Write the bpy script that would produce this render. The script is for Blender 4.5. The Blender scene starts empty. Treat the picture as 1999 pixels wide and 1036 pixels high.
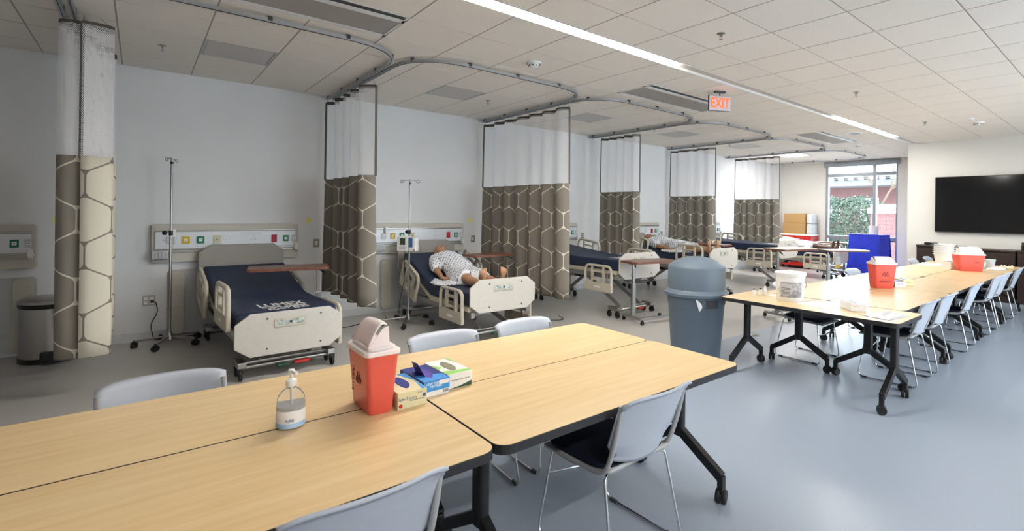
import bpy, bmesh, math, random
import numpy as np
from mathutils import Vector, Matrix
random.seed(7); rng = np.random.default_rng(7)
PI = math.pi
SC = bpy.context.scene
COL = SC.collection

# ---------------------------------------------------------------- camera
H, CEIL = 1.5425, 3.117            # eye height, ceiling height (metres)
F, CX, CY = 974.4, 1115.2, 415.2   # focal length and principal point, pixels of the 1999 x 1036 frame
def cam_rot(yaw, pitch, roll):
    cy, sy, cp, sp, cr, sr = math.cos(yaw), math.sin(yaw), math.cos(pitch), math.sin(pitch), math.cos(roll), math.sin(roll)
    f = np.array([sy*cp, cy*cp, sp]); r = np.array([cy, -sy, 0]); d = np.cross(f, r)
    return np.array([cr*r + sr*d, -sr*r + cr*d, f])
RM = cam_rot(math.radians(-49.166), math.radians(-.044), math.radians(-.824))
cam = bpy.data.cameras.new('camera'); camo = bpy.data.objects.new('camera', cam); COL.objects.link(camo)
cam.sensor_width = 36; cam.sensor_fit = 'HORIZONTAL'; cam.lens = F/1999*36
cam.shift_x = -(CX-999.5)/1999; cam.shift_y = (CY-518)/1999; cam.clip_start = .02; cam.clip_end = 300
M = Matrix.Identity(4)
for i in range(3):
    M[i][0], M[i][1], M[i][2] = RM[0][i], -RM[1][i], -RM[2][i]
M[2][3] = H; camo.matrix_world = M
SC.camera = camo
def proj(p):
    c = RM @ (np.asarray(p, float) - [0, 0, H])
    return (CX+F*c[0]/c[2], CY+F*c[1]/c[2], c[2]) if c[2] > .05 else (-9e3, -9e3, -1)

# ---------------------------------------------------------------- world, exposure
w = bpy.data.worlds.new('overcast_sky'); SC.world = w; w.use_nodes = True
bg = w.node_tree.nodes['Background']; bg.inputs[0].default_value = (.83, .91, 1, 1); bg.inputs[1].default_value = 5.6
vs = SC.view_settings; vs.view_transform = 'Standard'; vs.look = 'None'; vs.gamma = 1; vs.use_curve_mapping = False
vs.exposure = 1.5
STRIP = 32.0                        # radiance of the linear ceiling lights
def portal(x, y, z, sx, sy, rot):
    l = bpy.data.lights.new('window_portal', 'AREA'); l.shape = 'RECTANGLE'; l.size = sx; l.size_y = sy; l.cycles.is_portal = True
    o = bpy.data.objects.new('window_portal', l); COL.objects.link(o); o.location = (x, y, z); o.rotation_euler = rot
WX = -7.52; YT = 12.49; YW = 15.2; XR = 3.8; YB = -5.0
portal(-5.27, YW-.02, 1.5, 1.85, 2.95, (-PI/2, 0, 0))
for yw in (5.6, 9.6): portal(XR-.02, yw, 1.65, 2.3, 2.6, (0, PI/2, 0))

# ---------------------------------------------------------------- materials
def mat(name, col, rough=.5, metal=0, var=.04, scale=30, bump=0, bscale=200, spec=.5, trans=0, emit=None, estr=0, alpha=1, sub=0, coat=0, ior=1.45, stretch=None):
    m = bpy.data.materials.new(name); m.use_nodes = True; nt = m.node_tree; n = nt.nodes; L = nt.links
    b = n['Principled BSDF']
    c = (*col, 1) if len(col) == 3 else col
    b.inputs['Roughness'].default_value = rough; b.inputs['Metallic'].default_value = metal
    b.inputs['Specular IOR Level'].default_value = spec; b.inputs['Transmission Weight'].default_value = trans
    b.inputs['Alpha'].default_value = alpha; b.inputs['Coat Weight'].default_value = coat; b.inputs['IOR'].default_value = ior
    if sub: b.inputs['Subsurface Weight'].default_value = sub; b.inputs['Subsurface Scale'].default_value = .01
    if emit: b.inputs['Emission Color'].default_value = (*emit, 1); b.inputs['Emission Strength'].default_value = estr
    tc = n.new('ShaderNodeTexCoord')
    src = tc.outputs['Object']
    if stretch:
        mp = n.new('ShaderNodeMapping'); mp.inputs['Scale'].default_value = stretch; L.new(src, mp.inputs['Vector']); src = mp.outputs[0]
    if var:
        nz = n.new('ShaderNodeTexNoise'); nz.inputs['Scale'].default_value = scale; nz.inputs['Detail'].default_value = 4; L.new(src, nz.inputs['Vector'])
        r = n.new('ShaderNodeValToRGB'); r.color_ramp.elements[0].position = .3; r.color_ramp.elements[1].position = .7
        r.color_ramp.elements[0].color = (*[max(0, x*(1-var)) for x in c[:3]], 1); r.color_ramp.elements[1].color = (*[min(1, x*(1+var)) for x in c[:3]], 1)
        L.new(nz.outputs['Fac'], r.inputs['Fac']); L.new(r.outputs['Color'], b.inputs['Base Color'])
    else: b.inputs['Base Color'].default_value = c
    if bump:
        nb = n.new('ShaderNodeTexNoise'); nb.inputs['Scale'].default_value = bscale; L.new(src, nb.inputs['Vector'])
        bp = n.new('ShaderNodeBump'); bp.inputs['Strength'].default_value = bump; bp.inputs['Distance'].default_value = .002
        L.new(nb.outputs['Fac'], bp.inputs['Height']); L.new(bp.outputs['Normal'], b.inputs['Normal'])
    return m
def mnode(nt, op, a, b=None, c=None):
    x = nt.nodes.new('ShaderNodeMath'); x.operation = op
    for i, v in enumerate((a, b, c)):
        if v is None: continue
        if isinstance(v, (int, float)): x.inputs[i].default_value = v
        else: nt.links.new(v, x.inputs[i])
    return x.outputs[0]
def fabric(name, cell, line):
    """upholstery print: rounded pointy-top hexagons parted by fine lines that swell at the joints"""
    m = bpy.data.materials.new(name); m.use_nodes = True; nt = m.node_tree; b = nt.nodes['Principled BSDF']
    uv = nt.nodes.new('ShaderNodeTexCoord').outputs['UV']; sx = nt.nodes.new('ShaderNodeSeparateXYZ'); nt.links.new(uv, sx.inputs[0])
    u = mnode(nt, 'DIVIDE', sx.outputs[0], .33); v = mnode(nt, 'DIVIDE', sx.outputs[1], .33)
    def lat(ox, oy):
        x = mnode(nt, 'SUBTRACT', mnode(nt, 'FLOORED_MODULO', mnode(nt, 'ADD', u, ox), 1.0), .5)
        y = mnode(nt, 'SUBTRACT', mnode(nt, 'FLOORED_MODULO', mnode(nt, 'ADD', v, oy), 1.732), .866)
        return mnode(nt, 'ABSOLUTE', x), mnode(nt, 'ABSOLUTE', y)
    def hexd(x, y): return mnode(nt, 'MAXIMUM', x, mnode(nt, 'ADD', mnode(nt, 'MULTIPLY', x, .5), mnode(nt, 'MULTIPLY', y, .866)))
    def rad(x, y): return mnode(nt, 'SQRT', mnode(nt, 'ADD', mnode(nt, 'MULTIPLY', x, x), mnode(nt, 'MULTIPLY', y, y)))
    a = lat(.5, .866); c = lat(0, 0)
    h = mnode(nt, 'MINIMUM', hexd(*a), hexd(*c)); r = mnode(nt, 'MINIMUM', rad(*a), rad(*c))
    inn = mnode(nt, 'MULTIPLY', mnode(nt, 'LESS_THAN', h, .482), mnode(nt, 'LESS_THAN', r, .528))
    nz = nt.nodes.new('ShaderNodeTexNoise'); nz.inputs['Scale'].default_value = 260; nt.links.new(uv, nz.inputs['Vector'])
    mp = nt.nodes.new('ShaderNodeMapping'); mp.inputs['Scale'].default_value = (1, 5, 1); nt.links.new(uv, mp.inputs[0]); nt.links.new(mp.outputs[0], nz.inputs['Vector'])
    rp = nt.nodes.new('ShaderNodeValToRGB'); rp.color_ramp.elements[0].color = (*[x*.82 for x in cell], 1); rp.color_ramp.elements[1].color = (*[min(1, x*1.15) for x in cell], 1)
    nt.links.new(nz.outputs['Fac'], rp.inputs['Fac'])
    mx = nt.nodes.new('ShaderNodeMix'); mx.data_type = 'RGBA'; nt.links.new(inn, mx.inputs['Factor']); mx.inputs['A'].default_value = (*line, 1); nt.links.new(rp.outputs[0], mx.inputs['B'])
    nt.links.new(mx.outputs['Result'], b.inputs['Base Color']); b.inputs['Roughness'].default_value = .85; b.inputs['Specular IOR Level'].default_value = .15
    return m
def netting():
    m = bpy.data.materials.new('white_netting'); m.use_nodes = True; nt = m.node_tree; b = nt.nodes['Principled BSDF']
    uv = nt.nodes.new('ShaderNodeTexCoord').outputs['UV']; sx = nt.nodes.new('ShaderNodeSeparateXYZ'); nt.links.new(uv, sx.inputs[0])
    s = .011
    u = mnode(nt, 'DIVIDE', sx.outputs[0], s); v = mnode(nt, 'DIVIDE', sx.outputs[1], s)
    def lat(ox, oy):
        x = mnode(nt, 'ABSOLUTE', mnode(nt, 'SUBTRACT', mnode(nt, 'FLOORED_MODULO', mnode(nt, 'ADD', u, ox), 1.0), .5))
        y = mnode(nt, 'ABSOLUTE', mnode(nt, 'SUBTRACT', mnode(nt, 'FLOORED_MODULO', mnode(nt, 'ADD', v, oy), 1.732), .866))
        return mnode(nt, 'MAXIMUM', x, mnode(nt, 'ADD', mnode(nt, 'MULTIPLY', x, .5), mnode(nt, 'MULTIPLY', y, .866)))
    h = mnode(nt, 'MINIMUM', lat(.5, .866), lat(0, 0))
    a = mnode(nt, 'GREATER_THAN', h, .385)
    b.inputs['Base Color'].default_value = (.9, .9, .92, 1); b.inputs['Roughness'].default_value = .8
    nt.links.new(a, b.inputs['Alpha'])
    return m
def wood(name, c0, c1, sc=(1, 1, 1), rough=.32, coat=.15):
    m = bpy.data.materials.new(name); m.use_nodes = True; nt = m.node_tree; b = nt.nodes['Principled BSDF']
    tc = nt.nodes.new('ShaderNodeTexCoord'); mp = nt.nodes.new('ShaderNodeMapping'); mp.inputs['Scale'].default_value = sc
    nt.links.new(tc.outputs['Object'], mp.inputs[0])
    nz = nt.nodes.new('ShaderNodeTexNoise'); nz.inputs['Scale'].default_value = 1; nz.inputs['Detail'].default_value = 6; nz.inputs['Roughness'].default_value = .6
    nt.links.new(mp.outputs[0], nz.inputs['Vector'])
    r = nt.nodes.new('ShaderNodeValToRGB'); r.color_ramp.elements[0].position = .32; r.color_ramp.elements[1].position = .68
    r.color_ramp.elements[0].color = (*c0, 1); r.color_ramp.elements[1].color = (*c1, 1)
    nt.links.new(nz.outputs['Fac'], r.inputs['Fac']); nt.links.new(r.outputs[0], b.inputs['Base Color'])
    b.inputs['Roughness'].default_value = rough; b.inputs['Coat Weight'].default_value = coat; b.inputs['Coat Roughness'].default_value = .2
    return m
def floor_mat():
    m = bpy.data.materials.new('sheet_vinyl_floor'); m.use_nodes = True; nt = m.node_tree; b = nt.nodes['Principled BSDF']
    tc = nt.nodes.new('ShaderNodeTexCoord'); sx = nt.nodes.new('ShaderNodeSeparateXYZ'); nt.links.new(tc.outputs['Object'], sx.inputs[0])
    st = mnode(nt, 'GREATER_THAN', sx.outputs[0], -3.42)
    mx = nt.nodes.new('ShaderNodeMix'); mx.data_type = 'RGBA'; nt.links.new(st, mx.inputs['Factor'])
    mx.inputs['A'].default_value = (.53, .51, .485, 1); mx.inputs['B'].default_value = (.33, .385, .47, 1)
    nz = nt.nodes.new('ShaderNodeTexNoise'); nz.inputs['Scale'].default_value = 160; nz.inputs['Detail'].default_value = 3; nt.links.new(tc.outputs['Object'], nz.inputs['Vector'])
    r = nt.nodes.new('ShaderNodeValToRGB'); r.color_ramp.elements[0].position = .3; r.color_ramp.elements[1].position = .7
    r.color_ramp.elements[0].color = (.86, .86, .86, 1); r.color_ramp.elements[1].color = (1, 1, 1, 1); nt.links.new(nz.outputs['Fac'], r.inputs[0])
    ml = nt.nodes.new('ShaderNodeMix'); ml.data_type = 'RGBA'; ml.blend_type = 'MULTIPLY'; ml.inputs['Factor'].default_value = 1
    nt.links.new(mx.outputs['Result'], ml.inputs['A']); nt.links.new(r.outputs[0], ml.inputs['B']); nt.links.new(ml.outputs['Result'], b.inputs['Base Color'])
    b.inputs['Roughness'].default_value = .33; b.inputs['Specular IOR Level'].default_value = .5
    return m
def glass_pane():
    m = bpy.data.materials.new('window_glass'); m.use_nodes = True; nt = m.node_tree
    for x in list(nt.nodes): nt.nodes.remove(x)
    o = nt.nodes.new('ShaderNodeOutputMaterial'); t = nt.nodes.new('ShaderNodeBsdfTransparent'); g = nt.nodes.new('ShaderNodeBsdfGlossy'); g.inputs['Roughness'].default_value = .02
    t.inputs[0].default_value = (.93, .96, .96, 1); fr = nt.nodes.new('ShaderNodeFresnel'); fr.inputs[0].default_value = 1.45
    s = nt.nodes.new('ShaderNodeMixShader'); nt.links.new(fr.outputs[0], s.inputs[0]); nt.links.new(t.outputs[0], s.inputs[1]); nt.links.new(g.outputs[0], s.inputs[2]); nt.links.new(s.outputs[0], o.inputs[0])
    return m
def brick_mat(name, c1, c2, mortar, scale=4.4, rot=(PI/2, 0, 0)):
    m = bpy.data.materials.new(name); m.use_nodes = True; nt = m.node_tree; b = nt.nodes['Principled BSDF']
    tc = nt.nodes.new('ShaderNodeTexCoord'); mp = nt.nodes.new('ShaderNodeMapping'); mp.inputs['Rotation'].default_value = rot
    nt.links.new(tc.outputs['Object'], mp.inputs[0]); br = nt.nodes.new('ShaderNodeTexBrick'); nt.links.new(mp.outputs[0], br.inputs[0])
    br.inputs['Color1'].default_value = (*c1, 1); br.inputs['Color2'].default_value = (*c2, 1); br.inputs['Mortar'].default_value = (*mortar, 1); br.inputs['Scale'].default_value = scale
    nt.links.new(br.outputs[0], b.inputs['Base Color']); b.inputs['Roughness'].default_value = .9
    return m

WALL = mat('wall_paint', (.755, .765, .78), .75, var=.015, scale=3, bump=.05, bscale=300, spec=.2)
WALLW = mat('warm_wall_paint', (.76, .74, .70), .75, var=.015, scale=3, bump=.05, bscale=300, spec=.2)
CEILM = mat('mineral_fibre_tile', (.87, .82, .76), .92, var=.05, scale=90, bump=.25, bscale=420, spec=.1)
GRIDM = mat('ceiling_grid_paint', (.40, .37, .34), .6, var=.02)
WHITE = mat('white_paint', (.80, .80, .80), .45, var=.02)
TRIM = mat('wall_base_vinyl', (.62, .64, .66), .5, var=.03)
FLOORM = floor_mat()
ALU = mat('grey_anodised_frame', (.30, .33, .36), .4, .5, var=.04)
GLASS = glass_pane()
STEEL = mat('brushed_steel', (.40, .39, .375), .30, 1, var=.06, scale=60, stretch=(1, 1, 20))
CHROME = mat('chrome', (.72, .72, .73), .12, 1, var=.02)
GREYMETAL = mat('grey_painted_steel', (.32, .31, .30), .4, .4, var=.06)
BLACK = mat('black_plastic', (.012, .012, .013), .4, var=.2)
BLACKM = mat('black_powder_coat', (.014, .014, .015), .38, .1, var=.2)
RUBBER = mat('black_rubber', (.014, .014, .015), .6, var=.2)
OAK = wood('light_oak_laminate', (.70, .49, .235), (.80, .60, .335), (26, 1.6, 3), .33, .2)
BROWN = wood('walnut_laminate', (.14, .045, .022), (.22, .08, .042), (30, 3, 3), .35)
PALE = mat('pale_laminate', (.74, .70, .62), .35, var=.03)
DARKW = wood('dark_espresso_laminate', (.022, .011, .009), (.042, .022, .018), (2, 3, 40), .4)
EDGEB = mat('black_edge_band', (.02, .02, .023), .5, var=.1)
CHAIRP = mat('blue_grey_polypropylene', (.45, .49, .565), .45, var=.02, bump=.12, bscale=600)
CHAIRF = mat('grey_polypropylene', (.40, .41, .42), .45, var=.03)
NAVY = mat('navy_fabric', (.012, .018, .036), .85, var=.2, scale=200, bump=.2, bscale=500, spec=.2)
MATTN = mat('navy_vinyl_mattress', (.013, .024, .062), .55, var=.12, scale=8, bump=.1, bscale=30)
TAN = mat('tan_moulded_plastic', (.56, .51, .42), .5, var=.03, bump=.05)
OFFW = mat('off_white_laminate', (.57, .54, .495), .45, var=.03)
HBGREY = mat('taupe_laminate', (.32, .295, .27), .5, var=.06, scale=200)
PANELT = mat('tan_headwall_laminate', (.56, .53, .47), .5, var=.03)
PANELW = mat('white_anodised_strip', (.72, .74, .78), .35, .1, var=.02)
GREYP = mat('grey_wall_protector', (.52, .53, .54), .55, var=.03)
TAUPE = (.27, .24, .205); CREAM = (.76, .72, .60)
FAB = fabric('taupe_print_fabric', TAUPE, CREAM); FABR = fabric('cream_reverse_fabric', CREAM, TAUPE)
TAPE = mat('taupe_edge_tape', (.10, .088, .074), .8, var=.1)
NET = netting()
SKIN = mat('manikin_vinyl_skin', (.46, .25, .14), .5, var=.06, scale=12, sub=.1)
SKIND = mat('dark_manikin_vinyl', (.09, .045, .03), .45, var=.1, scale=12)
LINE = mat('dark_grey_print', (.06, .06, .07), .6, var=0)
REDP = mat('translucent_red_plastic', (.76, .12, .09), .3, var=.05, scale=14, sub=.3, spec=.5)
PINKW = mat('translucent_white_plastic', (.86, .77, .77), .35, var=.02, sub=.2)
CLEAR = mat('clear_plastic', (.93, .95, .96), .08, trans=.92, var=0, ior=1.25)
FROST = mat('frosted_plastic', (.80, .82, .84), .3, trans=.35, var=.03, ior=1.2)
PLAW = mat('white_plastic', (.83, .83, .82), .4, var=.02)
BINM = mat('slate_grey_polyethylene', (.125, .165, .21), .5, var=.06, scale=150, bump=.1, bscale=400)
RED = mat('red_plastic', (.55, .02, .015), .4, var=.05); GREEN = mat('green_plastic', (.02, .085, .045), .4, var=.05)
GASG = mat('medical_green', (.01, .20, .10), .45, var=.05); GASY = mat('medical_yellow', (.62, .45, .02), .45, var=.05)
GASR = mat('call_red', (.42, .012, .03), .45, var=.05); GASC = mat('cream_plate', (.60, .56, .40), .45, var=.05); GASW = mat('grey_plate', (.55, .56, .58), .4, var=.03)
NOTE = mat('yellow_note_paper', (.80, .76, .20), .8, var=.03)
CARD = mat('brown_cardboard', (.44, .27, .11), .85, var=.08, stretch=(1, 1, 8)); PAPER = mat('white_paper', (.82, .81, .80), .8, var=.03)
BLUEC = mat('royal_blue_drape', (.015, .035, .55), .6, var=.12, scale=10, bump=.3, bscale=25)
SCREEN = mat('tv_glass', (.008, .008, .009), .09, var=0, spec=.6)
DARKG = mat('dark_grey_plastic', (.05, .052, .055), .45, var=.1)
LCD = mat('lcd_screen', (.05, .065, .05), .2, var=.1)
BLUEP = mat('blue_module_plastic', (.05, .13, .30), .4, var=.05)
LAMP = mat('lit_diffuser', (.9, .9, .9), .6, var=0, emit=(1, .955, .885), estr=STRIP)
UNLIT = mat('unlit_diffuser', (.62, .58, .53), .6, var=.02)
VENTG = mat('perforated_grey_metal', (.37, .345, .325), .6, var=.25, scale=500)
DIFFG = mat('perforated_diffuser', (.60, .575, .56), .6, var=.12, scale=500)
EXITR = mat('exit_letters', (.9, .08, .02), .5, var=0, emit=(1, .07, .008), estr=.75)
YELLOWF = mat('amber_fluid', (.75, .45, .01), .2, var=.05)

# ---------------------------------------------------------------- mesh helpers
class MB:
    def __init__(s): s.v = []; s.f = []; s.uv = None
    def add(s, vs, fs):
        o = len(s.v); s.v += [tuple(map(float, p)) for p in vs]; s.f += [tuple(i+o for i in f) for f in fs]; return s
    def box(s, c, d, R=None):
        x, y, z = [q/2 for q in d]
        P = [Vector((a*x, b*y, e*z)) for a in (-1, 1) for b in (-1, 1) for e in (-1, 1)]
        if R is not None: P = [R @ p for p in P]
        c = Vector(c)
        return s.add([p+c for p in P], [(0, 1, 3, 2), (4, 6, 7, 5), (0, 4, 5, 1), (2, 3, 7, 6), (0, 2, 6, 4), (1, 5, 7, 3)])
    def bar(s, a, b, wy, wz, up=(0, 0, 1)):
        a, b = Vector(a), Vector(b); d = b-a; L = d.length; x = d.normalized(); y = Vector(up).cross(x)
        if y.length < 1e-4: y = Vector((0, 1, 0)).cross(x)
        y.normalize(); z = x.cross(y); R = Matrix((x, y, z)).transposed()
        return s.box((a+b)/2, (L, wy, wz), R)
    def tube(s, pts, r, n=8, closed=False, caps=True):
        pts = [Vector(p) for p in pts]; N = len(pts); rs = r if isinstance(r, (list, tuple)) else [r]*N
        vs, fs = [], []; up = None
        for i, p in enumerate(pts):
            if closed: t = (pts[(i+1) % N]-pts[i-1])
            else: t = pts[min(i+1, N-1)]-pts[max(i-1, 0)]
            t.normalize()
            if up is None:
                up = Vector((0, 0, 1)) if abs(t.z) < .9 else Vector((0, 1, 0))
            a = up.cross(t)
            if a.length < 1e-4: a = Vector((1, 0, 0)).cross(t)
            a.normalize(); b = t.cross(a); up = b
            for k in range(n):
                an = 2*PI*k/n; vs.append(p+(a*math.cos(an)+b*math.sin(an))*rs[i])
        M_ = N if closed else N-1
        for i in range(M_):
            for k in range(n):
                j = (i+1) % N; fs.append((i*n+k, i*n+(k+1) % n, j*n+(k+1) % n, j*n+k))
        if caps and not closed: fs += [tuple(range(n-1, -1, -1)), tuple((N-1)*n+k for k in range(n))]
        return s.add(vs, fs)
    def lathe(s, prof, n=24, c=(0, 0, 0), axis='z'):
        vs, fs = [], []
        for r, z in prof:
            for k in range(n):
                a = 2*PI*k/n; p = (r*math.cos(a), r*math.sin(a), z)
                if axis == 'y': p = (p[0], p[2], p[1])
                if axis == 'x': p = (p[2], p[0], p[1])
                vs.append((p[0]+c[0], p[1]+c[1], p[2]+c[2]))
        for i in range(len(prof)-1):
            for k in range(n): fs.append((i*n+k, i*n+(k+1) % n, (i+1)*n+(k+1) % n, (i+1)*n+k))
        if prof[0][0] > 1e-5: fs.append(tuple(range(n-1, -1, -1)))
        if prof[-1][0] > 1e-5: fs.append(tuple((len(prof)-1)*n+k for k in range(n)))
        return s.add(vs, fs)
    def prism(s, out, z0, z1, fn=None):
        n = len(out); fn = fn or (lambda x, y, z: (x, y, z))
        vs = [fn(x, y, z0) for x, y in out]+[fn(x, y, z1) for x, y in out]
        fs = [tuple(range(n-1, -1, -1)), tuple(range(n, 2*n))]+[(i, (i+1) % n, n+(i+1) % n, n+i) for i in range(n)]
        return s.add(vs, fs)
    def grid(s, fn, nu, nv):
        vs = [fn(i/nu, j/nv) for j in range(nv+1) for i in range(nu+1)]
        return s.add(vs, [(j*(nu+1)+i, j*(nu+1)+i+1, (j+1)*(nu+1)+i+1, (j+1)*(nu+1)+i) for j in range(nv) for i in range(nu)])
    def build(s, name, m, parent=None, smooth=None, bevel=0, solid=0, seg=2, recalc=True):
        me = bpy.data.meshes.new(name); me.from_pydata(s.v, [], s.f)
        if recalc:
            bm = bmesh.new(); bm.from_mesh(me); bmesh.ops.recalc_face_normals(bm, faces=bm.faces[:]); bm.to_mesh(me); bm.free()
        return mobj(name, me, m, parent, smooth, bevel, solid, seg)
def mobj(name, me, m, parent=None, smooth=None, bevel=0, solid=0, seg=2):
    for q in (m if isinstance(m, (list, tuple)) else [m]): me.materials.append(q)
    if smooth is not None:
        me.polygons.foreach_set('use_smooth', [True]*len(me.polygons)); me.set_sharp_from_angle(angle=math.radians(smooth))
    o = bpy.data.objects.new(name, me); COL.objects.link(o)
    if parent: o.parent = parent
    if solid:
        md = o.modifiers.new('thickness', 'SOLIDIFY'); md.thickness = solid; md.offset = 0
    if bevel:
        md = o.modifiers.new('rounded_edges', 'BEVEL'); md.width = bevel; md.segments = seg; md.limit_method = 'ANGLE'; md.angle_limit = math.radians(40); md.harden_normals = False
    return o
def tag(o, label, cat, group=None):
    o['label'] = label; o['category'] = cat
    if group: o['group'] = group
    return o
def thing(name, label, cat, loc=(0, 0, 0), rz=0, group=None):
    o = bpy.data.objects.new(name, None); COL.objects.link(o); o.location = loc; o.rotation_euler = (0, 0, rz); o.empty_display_size = .1
    return tag(o, label, cat, group)
def struct(o): o['kind'] = 'structure'; return o
def ctree(o, parent=None):
    c = o.copy(); COL.objects.link(c); c.parent = parent
    for ch in list(o.children): ctree(ch, c)
    return c
def dup(o, label, loc, rz=0, group=None):
    c = ctree(o); c.location = loc; c.rotation_euler = (0, 0, rz); c['label'] = label
    if group: c['group'] = group
    return c
def rrect(w, h, r, n=5, cx=0, cy=0):
    o = []
    for sx, sy, a0 in ((1, 1, 0), (-1, 1, 90), (-1, -1, 180), (1, -1, 270)):
        for k in range(n+1):
            a = math.radians(a0+90*k/n); o.append((cx+sx*(w/2-r)+r*math.cos(a), cy+sy*(h/2-r)+r*math.sin(a)))
    return o
def fillet(pts, r, n=5, closed=False):
    pts = [Vector(p) for p in pts]; out = []; N = len(pts)
    for i, p in enumerate(pts):
        if not closed and i in (0, N-1): out.append(p); continue
        a = (pts[i-1]-p); b = (pts[(i+1) % N]-p); ra = min(r, a.length*.45, b.length*.45); a.normalize(); b.normalize()
        for k in range(n+1):
            t = k/n; out.append((p+a*ra)*(1-t)**2+p*2*t*(1-t)+(p+b*ra)*t*t)
    return out
def text(s, size, m, parent, M4, name='printed_lettering', ext=.0004, align='CENTER', sx=1, bold=0, sub=None):
    cu = bpy.data.curves.new('t', 'FONT'); cu.body = s; cu.size = size; cu.extrude = ext; cu.align_x = align; cu.align_y = 'CENTER'; cu.offset = bold; cu.resolution_u = 2
    o = bpy.data.objects.new('t', cu); COL.objects.link(o); dg = bpy.context.evaluated_depsgraph_get()
    me = bpy.data.meshes.new_from_object(o.evaluated_get(dg)); bpy.data.objects.remove(o); bpy.data.curves.remove(cu)
    me.transform(M4 @ Matrix.Diagonal((sx, 1, 1, 1))); me.name = name; me.materials.clear()
    return mobj(name, me, m, parent)
def frame(o, x, y):   # 4x4 from origin and in-plane axes
    x = Vector(x).normalized(); y = Vector(y).normalized(); z = x.cross(y); Mx = Matrix.Identity(4)
    for i in range(3): Mx[i][0], Mx[i][1], Mx[i][2], Mx[i][3] = x[i], y[i], z[i], o[i]
    return Mx
def part(name, m, parent, fn, **k):
    b = MB(); fn(b); return b.build(name, m, parent, **k)

# ---------------------------------------------------------------- room shell
struct(part('floor', FLOORM, None, lambda b: b.box(((WX+XR)/2, (YB+YW)/2, -.05), (XR-WX+.3, YW-YB+.3, .1))))
T_ = .15
struct(part('wall_left', WALL, None, lambda b: b.box((WX-T_/2, (YB+YW)/2, CEIL/2), (T_, YW-YB+.3, CEIL+.3))))
def wall_open(b, a0, a1, holes, z0, z1, mk):
    """wall strip along an axis, holes = (lo, hi, zlo, zhi)"""
    p = a0
    for lo, hi, zl, zh in sorted(holes):
        mk(b, p, lo, z0, z1); mk(b, lo, hi, z0, zl); mk(b, lo, hi, zh, z1); p = hi
    mk(b, p, a1, z0, z1)
WINX0, WINX1 = -6.20, -4.36
def mk_w(b, lo, hi, zl, zh): b.box(((lo+hi)/2, YW+T_/2, (zl+zh)/2), (hi-lo, T_, zh-zl))
def mk_r(b, lo, hi, zl, zh): b.box((XR+T_/2, (lo+hi)/2, (zl+zh)/2), (T_, hi-lo, zh-zl))
struct(part('wall_window', WALLW, None, lambda b: wall_open(b, WX, -3.25, [(WINX0, WINX1, .03, 3.09)], -.1, CEIL+.2, mk_w)))
RW = [(yw-1.15, yw+1.15, .35, 2.95) for yw in (5.6, 9.6)]
struct(part('wall_right', WALLW, None, lambda b: wall_open(b, YB, YT+.15, RW, -.1, CEIL+.2, mk_r)))
struct(part('wall_back', WALLW, None, lambda b: b.box(((WX+XR)/2, YB-T_/2, CEIL/2), (XR-WX+.3, T_, CEIL+.3))))
struct(part('wall_screen', WALLW, None, lambda b: b.box(((-3.4+XR)/2, YT+T_/2, CEIL/2), (XR+3.4, T_, CEIL+.3))))
struct(part('wall_return', WALLW, None, lambda b: b.box((-3.4+T_/2, (YT+YW)/2+.07, CEIL/2), (T_, YW-YT-.14, CEIL+.3))))
struct(part('baseboard_left', TRIM, None, lambda b: b.box((WX+.004, (YB+YW)/2, .05), (.008, YW-YB, .1))))
struct(part('baseboard_window', TRIM, None, lambda b: b.box(((WX+WINX0)/2+.01, YW-.004, .05), (WINX0-WX-.03, .008, .1))))
struct(part('baseboard_screen', TRIM, None, lambda b: b.box(((-3.4+XR)/2, YT-.004, .05), (XR+3.38, .008, .1))))
def wseam(y): struct(part('trim_1', mat('wall_joint_paint', (.66, .68, .70), .7, var=.01), None, lambda b: b.box((WX+.002, y, 1.6), (.004, .012, CEIL-.3))))
wseam(-.62)

# far window: frame members and panes are parts of window_1
def window_far():
    wn = struct(bpy.data.objects.new('window_1', None)); COL.objects.link(wn); wn.location = ((WINX0+WINX1)/2, YW+.06, 0)
    W = WINX1-WINX0; x0, x1 = -W/2, W/2; xm = -4.92-wn.location.x; z0, z1 = .03, 3.09
    for n, c, d in (('jamb', (x0+.035, 0, 1.56), (.07, .12, z1-z0)), ('jamb', (x1-.02, 0, 1.56), (.04, .12, z1-z0)), ('mullion', (xm, 0, 1.5), (.075, .11, z1-z0-.1)),
                    ('head_box', (0, -.05, z1-.065), (W+.08, .16, .13)), ('transom', (0, 0, 2.72), (W-.1, .105, .085)), ('transom', (0, 0, .95), (W-.1, .105, .085)), ('sill', (0, 0, .07), (W-.02, .12, .09))):
        part(n, ALU, wn, lambda b: b.box(c, d), bevel=.004)
    for a, bb in ((x0+.07, xm-.037), (xm+.037, x1-.04)):
        for zl, zh in ((.115, .907), (.993, 2.677), (2.763, 2.96)):
            part('pane', GLASS, wn, lambda b: b.box(((a+bb)/2, .01, (zl+zh)/2), (bb-a, .006, zh-zl)))
window_far()
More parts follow.
